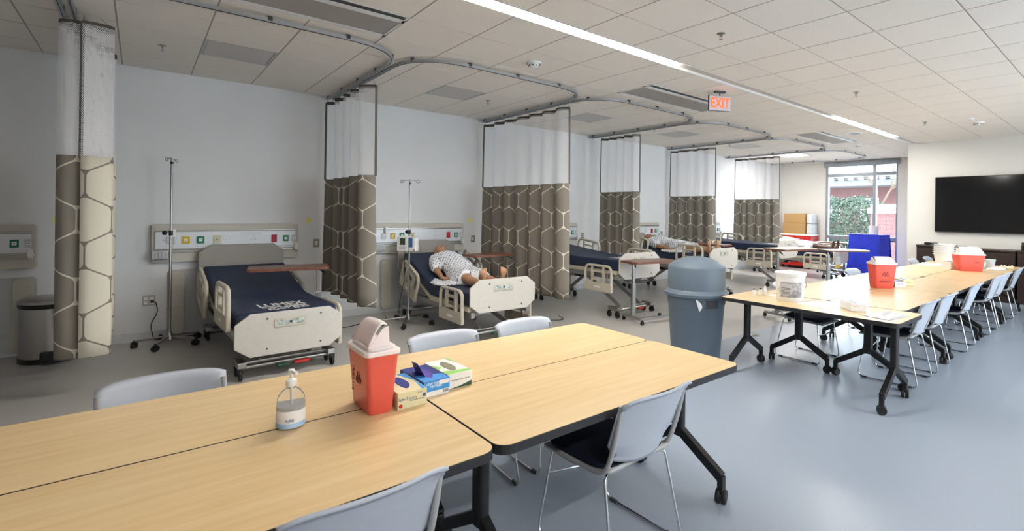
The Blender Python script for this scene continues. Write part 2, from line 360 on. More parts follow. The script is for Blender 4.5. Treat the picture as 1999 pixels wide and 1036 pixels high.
for i, (lo, hi, zl, zh) in enumerate(RW):
    wn = struct(bpy.data.objects.new('window_%d' % (i+2), None)); COL.objects.link(wn); wn.location = (XR+.06, (lo+hi)/2, 0)
    hw = (hi-lo)/2
    for n, c, d in (('jamb', (0, -hw+.03, (zl+zh)/2), (.12, .06, zh-zl)), ('jamb', (0, hw-.03, (zl+zh)/2), (.12, .06, zh-zl)), ('mullion', (0, 0, (zl+zh)/2), (.11, .06, zh-zl)), ('head', (0, 0, zh-.03), (.12, 2*hw, .06)), ('sill', (0, 0, zl+.03), (.12, 2*hw, .06))):
        part(n, ALU, wn, lambda b: b.box(c, d))
    for s in (-1, 1): part('pane', GLASS, wn, lambda b: b.box((.01, s*hw/2, (zl+zh)/2), (.006, hw-.07, zh-zl-.12)))

# ceiling: slab, grid and tiles
GX, GY, GS = -2.756, 3.493, .6096
SX0, SX1 = GX-GS, GX-GS+.16         # slot of the linear light
ceil = struct(part('ceiling', CEILM, None, lambda b: b.box(((WX+XR)/2, (YB+YW)/2, CEIL+.11), (XR-WX+.3, YW-YB+.3, .1))))
BEAMX = (GX-3*GS, GX-2*GS); BEAMS = [(GY-6*GS, GY-3*GS), (GY+2*GS, GY+5*GS), (GY+10*GS, GY+13*GS)]
DIFX = (GX-6*GS, GX-5*GS); DIFS = [GY-5*GS+4*GS*k for k in range(-1, 6)]
cells = []
for i in range(-9, 12):
    for j in range(-15, 21):
        x0, x1, y0, y1 = GX+i*GS, GX+(i+1)*GS, GY+j*GS, GY+(j+1)*GS
        if i == -1: x0 = SX1
        x0, x1, y0, y1 = max(x0, WX), min(x1, XR), max(y0, YB), min(y1, YW)
        if x1-x0 < .04 or y1-y0 < .04: continue
        if x0 > -3.45 and y1 > YT:
            if y0 > YT-.04: continue
            y1 = YT
        xc, yc = (x0+x1)/2, (y0+y1)/2
        if BEAMX[0] < xc < BEAMX[1] and any(a < yc < b for a, b in BEAMS): continue
        if DIFX[0] < xc < DIFX[1] and any(a < yc < a+GS for a in DIFS): continue
        u, v, d = proj((xc, yc, CEIL)); cells.append((0 if (-80 < u < 2080 and -90 < v < 1036) else 1, d if d > 0 else 99, x0, x1, y0, y1))
cells.sort(); tm = {}; rest = MB()
for k, (vis, d, x0, x1, y0, y1) in enumerate(cells):
    w_, h_ = round(x1-x0-.013, 3), round(y1-y0-.013, 3); c = ((x0+x1)/2, (y0+y1)/2, CEIL)
    if k < 300 and not vis:
        if (w_, h_) not in tm:
            b = MB(); b.box((0, 0, .03), (w_, h_, .06)); o = b.build('ceiling_tile', CEILM, ceil); tm[(w_, h_)] = o.data
        else:
            o = bpy.data.objects.new('ceiling_tile', tm[(w_, h_)]); COL.objects.link(o); o.parent = ceil
        o.location = c
    else: rest.box((c[0], c[1], CEIL+.03), (w_, h_, .06))
rest.build('ceiling_tile', CEILM, ceil)['kind'] = 'stuff'
def grid_bars(b):
    for i in range(-8, 12):
        x = GX+i*GS
        if i == -1: continue
        b.box((x, (YB+YT)/2, CEIL+.03), (.013, YT-YB, .05))
    for i in range(-7, -1): b.box((GX+i*GS, (YT+YW)/2, CEIL+.03), (.013, YW-YT, .05))
    for j in range(-13, 20):
        y = GY+j*GS
        if y > YW: continue
        xr = XR if y < YT else -3.4
        b.box(((WX+SX0)/2, y, CEIL+.028), (SX0-WX, .013, .048))
        if xr > SX1: b.box(((SX1+xr)/2, y, CEIL+.028), (xr-SX1, .013, .048))
part('grid_bars', GRIDM, ceil, grid_bars)

# linear lights in the slot
def strip(y0, y1, lit, label):
    t = thing('linear_ceiling_light', label, 'ceiling light', ((SX0+SX1)/2, (y0+y1)/2, CEIL), 0)
    L = y1-y0-.004
    part('housing', WHITE, t, lambda b: (b.box((-.074, 0, .028), (.01, L, .06)), b.box((.074, 0, .028), (.01, L, .06)), b.box((0, 0, .057), (.15, L, .006))))
    part('diffuser', LAMP if lit else UNLIT, t, lambda b: b.box((0, 0, .022 if lit else .03), (.136, L-.006, .012)))
strip(1.35, 4.35, 1, 'long lit linear light set in the ceiling beside the exit sign')
strip(4.35, 8.40, 0, 'unlit pale stretch of the ceiling light slot between two lit ones')
strip(8.40, 11.35, 1, 'lit linear ceiling light ending near the wall-mounted screen')
strip(11.35, YT, 0, 'short unlit end of the ceiling light slot at the screen wall')
strip(-2.65, 1.35, 0, 'unlit slot cover running on behind the near lit linear light')
strip(YB, -2.65, 0, 'unlit slot cover at the rear of the room')
def strip_r(x, y0, y1, label):
    t = thing('linear_ceiling_light', label, 'ceiling light', (x, (y0+y1)/2, CEIL-.03)); L = y1-y0
    part('housing', WHITE, t, lambda b: (b.box((0, 0, .018), (.16, L, .024))), bevel=.003); part('diffuser', LAMP, t, lambda b: b.box((0, 0, .002), (.136, L-.02, .012)))
strip_r(1.6, -.4, 2.6, 'lit linear ceiling light over the rear right of the room'); strip_r(1.6, 5.6, 8.6, 'lit linear ceiling light over the right side by the windows')

# chilled beams and supply diffusers
for (y0, y1), lb in zip(BEAMS, ('grey perforated ceiling beam above the nearest patient bays', 'grey perforated ceiling beam beside the exit sign', 'grey ceiling beam close to the far window')):
    t = thing('ceiling_beam', lb, 'ceiling beam', ((BEAMX[0]+BEAMX[1])/2, (y0+y1)/2, CEIL), 0, 'active beams in the ceiling'); L = y1-y0-.006
    part('frame', WHITE, t, lambda b: (b.box((-.27, 0, .025), (.06, L, .055)), b.box((.18, 0, .025), (.07, L, .055)), b.box((.297, 0, .025), (.012, L, .055)), b.box((0, L/2-.01, .025), (.6, .02, .055)), b.box((0, -L/2+.01, .025), (.6, .02, .055))))
    part('perforated_panel', VENTG, t, lambda b: b.box((-.05, 0, .011), (.385, L-.05, .02)))
    part('air_slot', BLACK, t, lambda b: b.box((.253, 0, .012), (.075, L-.05, .02)))
PANELLIT = mat('lit_panel', (.9, .9, .9), .6, var=0, emit=(1, .97, .93), estr=30)
for k, y0 in enumerate(DIFS):
    t = thing('ceiling_diffuser', ('grey square supply diffuser over the bay beyond the first curtain', 'grey square supply diffuser above the first empty bed', 'grey square supply diffuser above the first bed with a manikin', 'grey square supply diffuser above the third bed', 'grey square supply diffuser above the second bed with a manikin', 'pale square supply diffuser above the fifth bed', 'lit square ceiling panel nearest the window')[k], 'diffuser', ((DIFX[0]+DIFX[1])/2, y0+GS/2, CEIL), 0, 'square diffusers over the bays')
    part('face_plate', PANELLIT if k == 6 else DIFFG, t, lambda b: b.prism(rrect(.55, .55, .01), .002, .012)); part('rim', GREYP, t, lambda b: [b.box(c, d) for c, d in (((0, .29, .02), (.6, .02, .04)), ((0, -.29, .02), (.6, .02, .04)), ((.29, 0, .02), (.02, .6, .04)), ((-.29, 0, .02), (.02, .6, .04)))])

# ---------------------------------------------------------------- ceiling fittings
def sprinkler(x, y, label):
    t = thing('sprinkler_head', label, 'sprinkler', (x, y, CEIL), 0, 'sprinklers on the ceiling')
    part('escutcheon', STEEL, t, lambda b: b.lathe([(.035, 0), (.035, -.004), (.014, -.008), (.012, 0)], 16), smooth=40)
    part('head', STEEL, t, lambda b: (b.tube([(0, 0, -.004), (0, 0, -.03)], .008), b.tube([(-.012, 0, -.012), (-.014, 0, -.035), (0, 0, -.05), (.014, 0, -.035), (.012, 0, -.012)], .003, 5)), smooth=40)
    part('deflector', STEEL, t, lambda b: b.lathe([(.001, -.05), (.016, -.05), (.016, -.053), (.001, -.053)], 12))
for x, y, l in ((-6.32, .15, 'sprinkler head above the first empty bed'), (-6.16, 3.73, 'sprinkler head between the second and third curtains'), (-2.45, 3.81, 'sprinkler head in the open ceiling right of the linear light'), (-6.01, 7.2, 'sprinkler head past the fourth curtain'),
                (-2.44, 6.85, 'sprinkler head over the long row of tables'), (-2.43, 9.78, 'sprinkler head over the far end of the table row'), (-6.13, 9.93, 'sprinkler head above the fifth bed')): sprinkler(x, y, l)
def detector(x, y, label, r=.06):
    t = thing('smoke_detector', label, 'smoke detector', (x, y, CEIL))
    part('base', PLAW, t, lambda b: b.lathe([(r, 0), (r, -.012), (r*.93, -.018), (r*.9, 0)], 24), smooth=40)
    part('sensor_dome', PLAW, t, lambda b: b.lathe([(r*.75, -.012), (r*.62, -.045), (r*.45, -.05), (.001, -.052)], 24), smooth=50)
    for k in range(8):
        a = k*PI/4; part('vent', DARKG, t, lambda b: b.box((r*.655*math.cos(a), r*.655*math.sin(a), -.037), (.012, .012, .012), Matrix.Rotation(a, 3, 'Z')))
detector(-4.26, 3.13, 'white round smoke detector by the second curtain track', .08); detector(-1.84, 10.37, 'white smoke detector on the ceiling in front of the wall screen', .085); detector(-4.2, 11.95, 'small smoke detector near the window')
t = thing('ceiling_speaker', 'dark oval opening in the ceiling beside the far beam', 'ceiling speaker', (-3.66, 10.22, CEIL)); part('rim', PLAW, t, lambda b: b.lathe([(.13, 0), (.13, -.006), (.11, -.008), (.11, 0)], 24)); part('grille', BLACK, t, lambda b: b.lathe([(.109, -.001), (.109, -.006), (.001, -.006)], 24))
t = thing('occupancy_sensor', 'small white disc sensor on the ceiling next to a smoke detector', 'sensor', (-1.86, 9.91, CEIL)); part('disc', PLAW, t, lambda b: b.lathe([(.05, 0), (.05, -.012), (.03, -.02), (.001, -.022)], 20), smooth=40); part('lens', GREYP, t, lambda b: b.lathe([(.018, -.018), (.012, -.028), (.001, -.03)], 12), smooth=40)
# exit sign
def exit_sign():
    t = thing('exit_sign', 'illuminated exit sign with orange red letters hanging from the ceiling', 'exit sign', (-3.60, 5.59, CEIL), math.radians(62))
    part('canopy', DARKG, t, lambda b: b.box((0, 0, -.012), (.14, .05, .024)), bevel=.004)
    part('hanger', DARKG, t, lambda b: b.tube([(0, 0, -.02), (0, 0, -.06)], .008))
    part('housing', DARKG, t, lambda b: b.box((0, .012, -.155), (.31, .022, .20)), bevel=.006)
    part('face', mat('exit_face', (.55, .5, .56), .4, var=.02), t, lambda b: b.box((0, -.003, -.155), (.30, .012, .19)), bevel=.004)
    text('EXIT', .175, EXITR, t, frame((0, -.0095, -.157), (1, 0, 0), (0, 0, 1)), 'letters', sx=.74, bold=.004)
exit_sign()

# curtain tracks
LEG = [-2.9, -.45, 2.0, 4.47, 6.97, 9.5, 12.0, 14.45]
def track(k, label):
    ya, yb = LEG[k]+.035, LEG[k+1]-.035; xf = -4.72; z = CEIL-.04
    t = thing('curtain_track', label, 'curtain track', (xf, (ya+yb)/2, CEIL), 0, 'curtain tracks around the bays')
    P = fillet([(WX+.03, ya, z), (xf, ya, z), (xf, yb, z), (WX+.03, yb, z)], .62, 12)
    P = [p-t.location for p in P]
    def prof(b):
        n = len(P); vs = []; fs = []
        for i, p in enumerate(P):
            d = (P[min(i+1, n-1)]-P[max(i-1, 0)]).normalized(); s = Vector((d.y, -d.x, 0))
            for a, c in ((-.016, -.014), (.016, -.014), (.016, .014), (-.016, .014)): vs.append(p+s*a+Vector((0, 0, c)))
        for i in range(n-1):
            for q in range(4): fs.append((i*4+q, i*4+(q+1) % 4, i*4+4+(q+1) % 4, i*4+4+q))
        fs += [(3, 2, 1, 0), tuple(n*4-4+q for q in range(4))]; b.add(vs, fs)
    part('rail', mat('aluminium_track', (.42, .43, .45), .35, .6, var=.03) if k == 0 else bpy.data.materials['aluminium_track'], t, prof, smooth=35)
    part('groove', BLACK, t, lambda b: b.tube([p+Vector((0, 0, -.013)) for p in P], .0045, 5))
    L = [0]
    for i in range(1, len(P)): L.append(L[-1]+(P[i]-P[i-1]).length)
    s = .08
    while s < L[-1]:
        i = max(j for j in range(len(L)) if L[j] <= s); i = min(i, len(P)-2); f = (s-L[i])/(L[i+1]-L[i]); p = P[i].lerp(P[i+1], f)
        part('clip', DARKG, t, lambda b: b.box((p.x, p.y, -.028), (.034, .034, .036))); s += .61
for k, l in enumerate(('grey curtain track leading out of view past the cream curtain', 'grey U-shaped curtain track above the first empty bed', 'grey U-shaped curtain track above the first bed with a manikin', 'grey U-shaped curtain track above the third bed', 'grey U-shaped curtain track above the second bed with a manikin', 'grey U-shaped curtain track above the fifth bed', 'grey curtain track closest to the window')): track(k, l)

# ---------------------------------------------------------------- privacy curtains
def curtain(name_label, path, zb=.33, zt=1.95, wob=0, flare=1.0, swap=False, tape_path=None):
    """path: plan points (x, y) of the folds, from the wall outwards"""
    P = fillet([(x, y, 0) for x, y in path], .11, 6); x0 = P[0].x; y0 = sum(p.y for p in P)/len(P)
    xc = (min(p.x for p in P)+max(p.x for p in P))/2
    t = thing('privacy_curtain', name_label, 'curtain', (xc, y0, 0), 0, 'printed privacy curtains')
    P = [Vector((p.x-xc, p.y-y0, 0)) for p in P]
    Lc = [0]
    for i in range(1, len(P)): Lc.append(Lc[-1]+(P[i]-P[i-1]).length)
    def sheet(nm, za, zc, nv, m, sa, sc, solid):
        vs, fs, uv = [], [], []; n = len(P)
        for j in range(nv+1):
            v = j/nv; z = za+(zc-za)*v; s = sa+(sc-sa)*v
            for i, p in enumerate(P): vs.append((p.x*s, p.y*(s if abs(s-1) < .4 else 1)+wob*math.sin(9*v+i*.35), z)); uv.append((Lc[i], z))
        for j in range(nv):
            for i in range(n-1): fs.append((j*n+i, j*n+i+1, (j+1)*n+i+1, (j+1)*n+i))
        me = bpy.data.meshes.new(nm); me.from_pydata(vs, [], fs); ul = me.uv_layers.new(name='UVMap')
        for lp in me.loops: ul.data[lp.index].uv = uv[lp.vertex_index]
        o = mobj(nm, me, m, t, smooth=60)
        if solid:
            md = o.modifiers.new('thickness', 'SOLIDIFY'); md.thickness = .003; md.offset = 0; md.material_offset = 1
        return o
    sheet('fabric_panel', zb, zt, 10, [FABR, FAB] if swap else [FAB, FABR], flare, 1, True)
    sheet('mesh_panel', zt, 2.99, 6, NET, 1, .985, False)
    sheet('top_band', 2.97, 3.015, 1, TAPE, .985, .985, False)
    for i in (0, len(P)-1):
        sg = .02 if i == 0 else -.02
        part('edge_tape', TAPE, t, lambda b: b.bar((P[i].x*.985+sg*.3, P[i].y*.985, 3.0), (P[i].x+sg*.3, P[i].y, zt-.01), .006, .026, (0, 1, 0)))
    part('hem', TAPE if not swap else bpy.data.materials['taupe_edge_tape'], t, lambda b: b.tube([(p.x*flare, p.y*flare, zb+.004) for p in P], .003, 5))
    n = max(4, int(Lc[-1]/.16))
    for k in range(n+1):
        s = Lc[-1]*k/n; i = max(j for j in range(len(Lc)) if Lc[j] <= s+1e-6); i = min(i, len(P)-2); f = (s-Lc[i])/(Lc[i+1]-Lc[i]); p = P[i].lerp(P[i+1], f)*.985
        part('hook', STEEL, t, lambda b: b.tube([(p.x, p.y, 3.01), (p.x*.98, p.y*.6, 3.057)], .0025, 4))
    return t
def folds(x0, x1, y, n, amp, jit=.3):
    o = []
    for i in range(2*n):
        f = i/(2*n-1); o.append((x0+(x1-x0)*f+(random.uniform(-.02, .02) if 0 < i < 2*n-1 else 0), y+(amp if i % 2 else -amp)*random.uniform(1-jit, 1)))
    return o
curtain('curtain hanging nearest, bunched, showing its cream reverse side', [(-6.85, -.30), (-6.72, -.50), (-6.62, -.13), (-6.46, -.50), (-6.36, -.14), (-6.22, -.50), (-6.08, -.26), (-5.90, -.50), (-5.78, -.40), (-5.66, -.52), (-5.58, -.46), (-5.58, -.345), (-5.70, -.24), (-5.66, -.175), (-5.58, -.165), (-5.545, -.25), (-5.54, -.36)], zb=.32, zt=1.94)
random.seed(3)
curtain('bunched taupe curtain between the empty bed and the first manikin', folds(-7.42, -5.95, 2.0, 5, .10), zb=.40, flare=1.08)
curtain('widest drawn taupe curtain beside the first manikin bed', folds(-7.42, -5.28, 4.47, 7, .07), zb=.33, flare=1.03)
curtain('taupe curtain behind the third bed with deep folds', folds(-7.12, -6.19, 6.97, 5, .08), zb=.35, flare=1.03)
curtain('taupe curtain behind the second bed with a manikin', folds(-7.38, -6.22, 9.5, 5, .07), zb=.35, flare=1.06)
curtain('taupe curtain furthest along, in front of the cardboard boxes', folds(-7.2, -6.02, 12.0, 6, .07), zb=.35, flare=1.02)

# ---------------------------------------------------------------- bed wall fittings
HE = [-.80, 1.61, 4.08, 6.62, 9.16, 11.70]
HN = ('cream curtain', 'first empty bed', 'first manikin bed', 'third bed', 'second manikin bed', 'fifth bed')
def headwall(k):
    y1 = HE[k]; y0 = y1-1.51; yc = (y0+y1)/2; zc = 1.115
    t = thing('headwall_panel', 'tan wall panel with medical gas outlets %s the %s' % ('beside' if k == 0 else 'behind', HN[k]), 'headwall panel', (WX, yc, zc), 0, 'headwall panels')
    part('panel', PANELT, t, lambda b: b.prism(rrect(1.51, .45, .03), 0, .06, lambda x, y, z: (z+.001, x, y)), bevel=.008)
    st = part('service_strip', PANELW, t, lambda b: b.box((.068, 0, .035), (.02, 1.44, .20)), bevel=.003)
    for dz in (.148, -.078, -.105): part('rail', STEEL, t, lambda b: b.box((.075, 0, dz), (.014, 1.44, .012)), bevel=.002)
    for y in (-.09, .24): part('joint', GREYP, st, lambda b: b.box((.0785, y, .035), (.0012, .003, .18)))
    for y in (-.64, -.13, -.05, .215, .265, .70): part('screw', GREYMETAL, st, lambda b: b.lathe([(.006, .0785), (.006, .081), (.001, .081)], 8, (0, y, .03), 'x'))
    for y, m, w_, h_ in ((-.58, GASW, .075, .085), (-.44, GASY, .075, .088), (-.30, GASG, .075, .088), (-.14, GASC, .072, .098), (.47, GASR, .062, .098), (.605, GASG, .062, .078), (.665, GASW, .0, .0), (.705, GASW, .056, .085)):
        if not w_: continue
        o = part('gas_outlet', m, t, lambda b: b.box((.083, y, .035), (.012, w_, h_)), bevel=.002)
        part('socket', PLAW if m not in (GASR, GASC) else m, o, lambda b: (b.box((.091, y, .035), (.006, .034, .034)),), bevel=.002)
        if m is not GASR: part('port', BLACK, o, lambda b: b.box((.0945, y, .035), (.002, .014, .008)))
    for y, z in ((-.55, .12), (.72, -.07)):
        part('bracket', PLAW, t, lambda b: (b.box((.105, y, z), (.05, .036, .09)), b.box((.095, y, z-.01), (.03, .05, .03))), bevel=.004)
    o = part('basket', FROST, t, lambda b: (b.box((.10, -.66, -.13), (.006, .17, .10)), b.box((.13, -.66, -.13), (.006, .17, .10)), b.box((.115, -.66, -.178), (.036, .17, .006))))
    for i in range(5): part('slot', GREYMETAL, o, lambda b: b.box((.1335, -.72+i*.03, -.13), (.002, .008, .07)))
for k in range(6): headwall(k)
def bumper(k):
    y1 = HE[k]; y0 = y1-1.36
    t = thing('wall_protector', 'pale grey wall protector panel below the gas outlets %s the %s' % ('beside' if k == 0 else 'behind', HN[k]), 'wall protector', (WX, (y0+y1)/2, .42), 0, 'wall protector panels')
    part('backing', GREYP, t, lambda b: b.prism(rrect(1.36, .76, .04), .001, .018, lambda x, y, z: (z, x, y)), bevel=.004)
    for s in (-1, 1):
        p = part('cover', PANELT, t, lambda b: b.prism(rrect(.15, .74, .05), .016, .07, lambda x, y, z: (z, x+s*.59, y)), bevel=.012)
        for i in range(5): part('louvre', GREYP, p, lambda b: b.box((.071, s*.59, .12-i*.085), (.006, .10, .004)))
for k in range(5): bumper(k)
def switch(y, label):
    t = thing('light_switch', label, 'light switch', (WX, y, 1.07), 0, 'light switches on the bed wall')
    part('plate', STEEL, t, lambda b: b.box((.004, 0, 0), (.007, .075, .118)), bevel=.003); part('frame', DARKG, t, lambda b: b.box((.008, 0, 0), (.004, .042, .075))); part('rocker', PLAW, t, lambda b: b.box((.0105, 0, 0), (.006, .032, .064)), bevel=.002)
for y, l in ((1.85, 'light switch between the empty bed and the bunched curtain'), (4.29, 'light switch beside the widest curtain, right of the first manikin'), (6.81, 'light switch left of the deep-folded curtain by the third bed'), (9.32, 'light switch left of the curtain by the second manikin')): switch(y, l)
for y, l in ((1.75, 'yellow paper note on the wall above a light switch near the empty bed'), (4.23, 'yellow paper note on the wall beside the widest curtain'), (-.66, 'yellow paper note on the wall by the cream curtain')):
    def nt(b): b.grid(lambda u, v: (WX+.002+.008*(1-v)**2, y+(u-.5)*.055, 1.35+v*.065), 3, 4)
    tag(part('paper_note', NOTE, None, nt, solid=.0008), l, 'note', 'yellow notes on the bed wall')
t = thing('wall_outlet', 'steel double socket outlet with a black plug beside the drip stand', 'outlet', (WX, .09, .46))
part('plate', STEEL, t, lambda b: b.box((.004, 0, 0), (.007, .112, .115)), bevel=.003)
for s in (-1, 1):
    for q in (-1, 1):
        o = part('socket', PLAW, t, lambda b: b.prism(rrect(.032, .034, .01), .007, .010, lambda x, y, z: (z, x+s*.027, y+q*.024)))
        for e in (-1, 1): part('slot', BLACK, o, lambda b: b.box((.0105, s*.027+e*.007, q*.024+.003), (.001, .0025, .009)))
tag(part('power_cord', RUBBER, None, lambda b: (b.box((WX+.028, .117, .448), (.035, .026, .026)), b.tube(fillet([(WX+.045, .117, .448), (WX+.10, .15, .45), (WX+.12, .17, .33), (WX+.10, .10, .2), (WX+.09, .13, .05), (WX+.06, .14, .012), (WX+.05, .3, .008), (WX+.05, .8, .008)], .08), .005, 6)), smooth=50), 'black power cord hanging from the wall outlet down to the floor', 'cord')

# stainless step bin
t = thing('step_bin', 'stainless steel step bin with black base against the bed wall', 'waste bin', (-7.2, -.66, 0))
part('body', STEEL, t, lambda b: b.lathe([(.225, .03), (.225, .52), (.22, .55), (.2, .55)], 40), smooth=40)
part('base', BLACK, t, lambda b: b.lathe([(.232, 0), (.232, .045), (.226, .05)], 40), smooth=40)
part('collar', BLACK, t, lambda b: b.lathe([(.226, .53), (.235, .545), (.235, .575), (.22, .58)], 40), smooth=40)
part('lid', STEEL, t, lambda b: b.lathe([(.238, .575), (.238, .60), (.20, .622), (.1, .632), (.001, .635)], 40), smooth=50)
pd = part('pedal', BLACK, t, lambda b: (b.box((.24, .03, .07), (.06, .17, .10)),), bevel=.012); part('tread', RUBBER, pd, lambda b: b.box((.285, .03, .03), (.06, .14, .015)), bevel=.004)

# ---------------------------------------------------------------- hospital beds
def castor(parent, x, y, r=.05, name='castor', twin=False, rz=0.):
    R = Matrix.Rotation(rz, 3, 'Z')
    def w_(b):
        for s in ((-.016, .016) if twin else (0,)):
            n0 = len(b.v); b.lathe([(r*.55, -.010), (r*.92, -.012), (r, -.008), (r, .008), (r*.92, .012), (r*.55, .010)], 18, (0, s, r), 'y')
            for i in range(n0, len(b.v)): b.v[i] = tuple(R @ Vector(b.v[i])+Vector((x, y, 0)))
    c = part(name, RUBBER, parent, w_, smooth=40)
    def f_(b):
        n0 = len(b.v); b.box((0, 0, r*1.75), (r*.9, .03 if twin else .04, r*.8)); b.tube([(0, 0, r*1.5), (0, 0, r*2.6)], .009, 8)
        for i in range(n0, len(b.v)): b.v[i] = tuple(R @ Vector(b.v[i])+Vector((x, y, 0)))
    part('fork', BLACKM, parent if parent.parent else c, f_)
    return c
def rail_mesh(L=.60, Hh=.40):
    """moulded half rail in the xz plane, centred on x, top at z = 0"""
    b = MB(); th = .042
    b.tube(fillet([(-L/2+.02, 0, -Hh+.02), (-L/2+.02, 0, -.02), (L/2-.02, 0, -.02), (L/2-.02, 0, -Hh+.02)], .10, 6), .021, 8)
    for x in (-L*.2, L*.2): b.bar((x, 0, -.03), (x, 0, -Hh+.10), .034, .034)
    for z in (-.105, -.225): b.bar((-L*.2, 0, z), (L*.2, 0, z), .03, .026)
    b.box((0, 0, -Hh+.065), (L-.02, .034, .13))
    return b
RAILM = rail_mesh().build('side_rail', TAN, None, smooth=45); RAILD = RAILM.data; bpy.data.objects.remove(RAILM)
def bed(label, cx, cy, rz, dz, alpha, rails, fbz, pedals=True, printed=True):
    t = thing('hospital_bed', label, 'hospital bed', (cx, cy, 0), rz, 'hospital beds along the wall')
    ca, sa = math.cos(alpha), math.sin(alpha); hw = .44; px = -.02        # backrest pivot
    def bk(x, z):                                                         # point on the backrest: x measured back from the pivot
        return (px-x*ca-z*sa*-1*0-(z*sa if False else 0), dz+x*sa+z*ca)
    th = .15
    # mattress profile (side view) extruded across the bed
    top = [(1.03, dz+th-.03), (1.0, dz+th), (.6, dz+th), (.2, dz+th), (px+.06, dz+th+.002), (px-.05, dz+th+.02)]
    for q in (.35, .7, .95): top.append((px-q*ca, dz+q*sa+th*ca))
    top.append((px-.99*ca, dz+.99*sa+th*ca-.03))
    bot = [(px-1.0*ca+.01, dz+.99*sa+.01), (px-.3*ca, dz+.3*sa), (px, dz+.003), (.5, dz), (1.03, dz)]
    outl = top+bot
    mt = part('mattress', MATTN, t, lambda b: b.prism(outl, -hw+.02, hw-.02, lambda x, z, y: (x, y, z)), smooth=40, bevel=.028, seg=3)
    part('seam', NAVY, mt, lambda b: b.box((px+.02, 0, dz+th+.003), (.012, 2*hw-.1, .004)))
    if printed:
        Mx = frame((.72, .0, dz+th+.0025), (0, 1, 0), (-1, 0, 0))
        text('LUMEX', .25, PLAW, mt, Mx, sx=.50, bold=.008)
        text('by graham field', .062, PLAW, mt, frame((.872, .09, dz+th+.0025), (0, 1, 0), (-1, 0, 0)), sx=.5, bold=.001)
        part('underline', PLAW, mt, lambda b: b.box((.832, .0, dz+th+.001), (.016, .37, .002)))
        text('FOOT END', .125, PLAW, mt, frame((.945, .02, dz+th+.0025), (0, 1, 0), (-1, 0, 0)), sx=.55, bold=.004)
    part('deck', TAN, t, lambda b: (b.box((.5, 0, dz-.035), (1.06, 2*hw-.02, .06)), b.bar((px, 0, dz-.035), (px-1.0*ca, 0, dz+1.0*sa-.035), 2*hw-.04, .05)), bevel=.006)
    part('frame_rail', GREYMETAL, t, lambda b: [b.box((.02, s*(hw-.06), dz-.10), (2.08, .05, .07)) for s in (-1, 1)], bevel=.006)
    # boards
    def board(h, z0, x, m, nm, tilt=0):
        out = [(-.45, .09), (-.33, 0), (.33, 0), (.45, .09), (.45, h-.09), (.33, h), (-.33, h), (-.45, h-.09)]
        return part(nm, m, t, lambda b: b.prism(out, -.013, .013, lambda y, z, xx: (x+xx, y, z0+z)), bevel=.006)
    fb = board(.385, fbz, 1.10, OFFW, 'footboard')
    cp = part('control_panel', TAN, t, lambda b: b.prism(rrect(.27, .082, .015), .012, .022, lambda x, y, z: (1.10+z, x-.01, fbz+.285+y)), bevel=.003)
    part('keypad', mat('keypad_print', (.42, .47, .44), .4, var=.5, scale=45) if 'keypad_print' not in bpy.data.materials else bpy.data.materials['keypad_print'], cp, lambda b: b.box((1.1225, -.01, fbz+.285), (.001, .235, .05)))
    part('button', BLACK, cp, lambda b: b.lathe([(.012, 1.122), (.012, 1.126), (.001, 1.126)], 12, (0, -.01, fbz+.285), 'x'))
    for y in (-.2, .25):
        for z in (.06, .33): part('bolt', DARKG, fb, lambda b: b.lathe([(.009, 1.113), (.008, 1.117), (.001, 1.118)], 10, (0, y, fbz+z), 'x'))
    for s in (-1, 1): part('board_post', GREYMETAL, fb, lambda b: b.box((1.075, s*.3, fbz+.16), (.03, .04, .30)))
    hz = max(.60, dz-.05); board(1.09-hz+max(0, (dz-.5)*.25), hz, -1.10, HBGREY, 'headboard')
    part('headboard_post', GREYMETAL, t, lambda b: [b.box((-1.07, s*.28, (hz+dz)/2), (.03, .05, .35)) for s in (-1, 1)])
    # side rails: (side, place, top height above the deck, tilt with backrest)
    for s, pl, off in rails:
        o = bpy.data.objects.new('side_rail', RAILD); COL.objects.link(o); o.parent = t
        if pl == 'foot': o.location = (.69, s*(hw+.035), dz+off)
        else: o.location = (px-.52*ca, s*(hw+.035), dz+.52*sa+off); o.rotation_euler = (0, alpha, 0)
        lb = part('rail_badge', PLAW, o, lambda b: b.box((0, s*.0185, -.335), (.13, .002, .03)))
        part('rail_arm', GREYMETAL, o, lambda b: [b.bar((x, 0, -.36), (x, -s*.06, -off-.06), .03, .012) for x in (-.15, .15)])
    # under-carriage
    for x in (.97, -.86):
        part('axle_tube', STEEL, t, lambda b: (b.tube([(x, -.36, .105), (x, .36, .105)], .02, 10), b.tube([(x-.05, -.34, .13), (x-.05, .34, .13)], .014, 8)), smooth=40)
        for s in (-1, 1):
            p = part('castor_block', STEEL, t, lambda b: b.box((x-.03, s*.375, .135), (.20, .07, .055)), bevel=.008)
            castor(p, x+.05, s*.385, .05); castor(p, x-.12, s*.385, .045)
    for s in (-1, 1):
        part('lift_arm', GREYMETAL, t, lambda b: b.bar((.93, s*.22, .13), (.12, s*.22, dz-.13), .014, .06)); part('lift_arm', GREYMETAL, t, lambda b: b.bar((-.84, s*.22, .13), (-.2, s*.22, dz-.13), .014, .06))
    part('actuator', DARKG, t, lambda b: (b.tube([(.55, .05, dz-.14), (-.25, .05, dz-.19)], .028, 10), b.box((-.32, .05, dz-.19), (.2, .11, .11))), bevel=.006)
    part('control_box', GREYMETAL, t, lambda b: b.box((-.45, -.15, dz-.17), (.26, .2, .12)), bevel=.01)
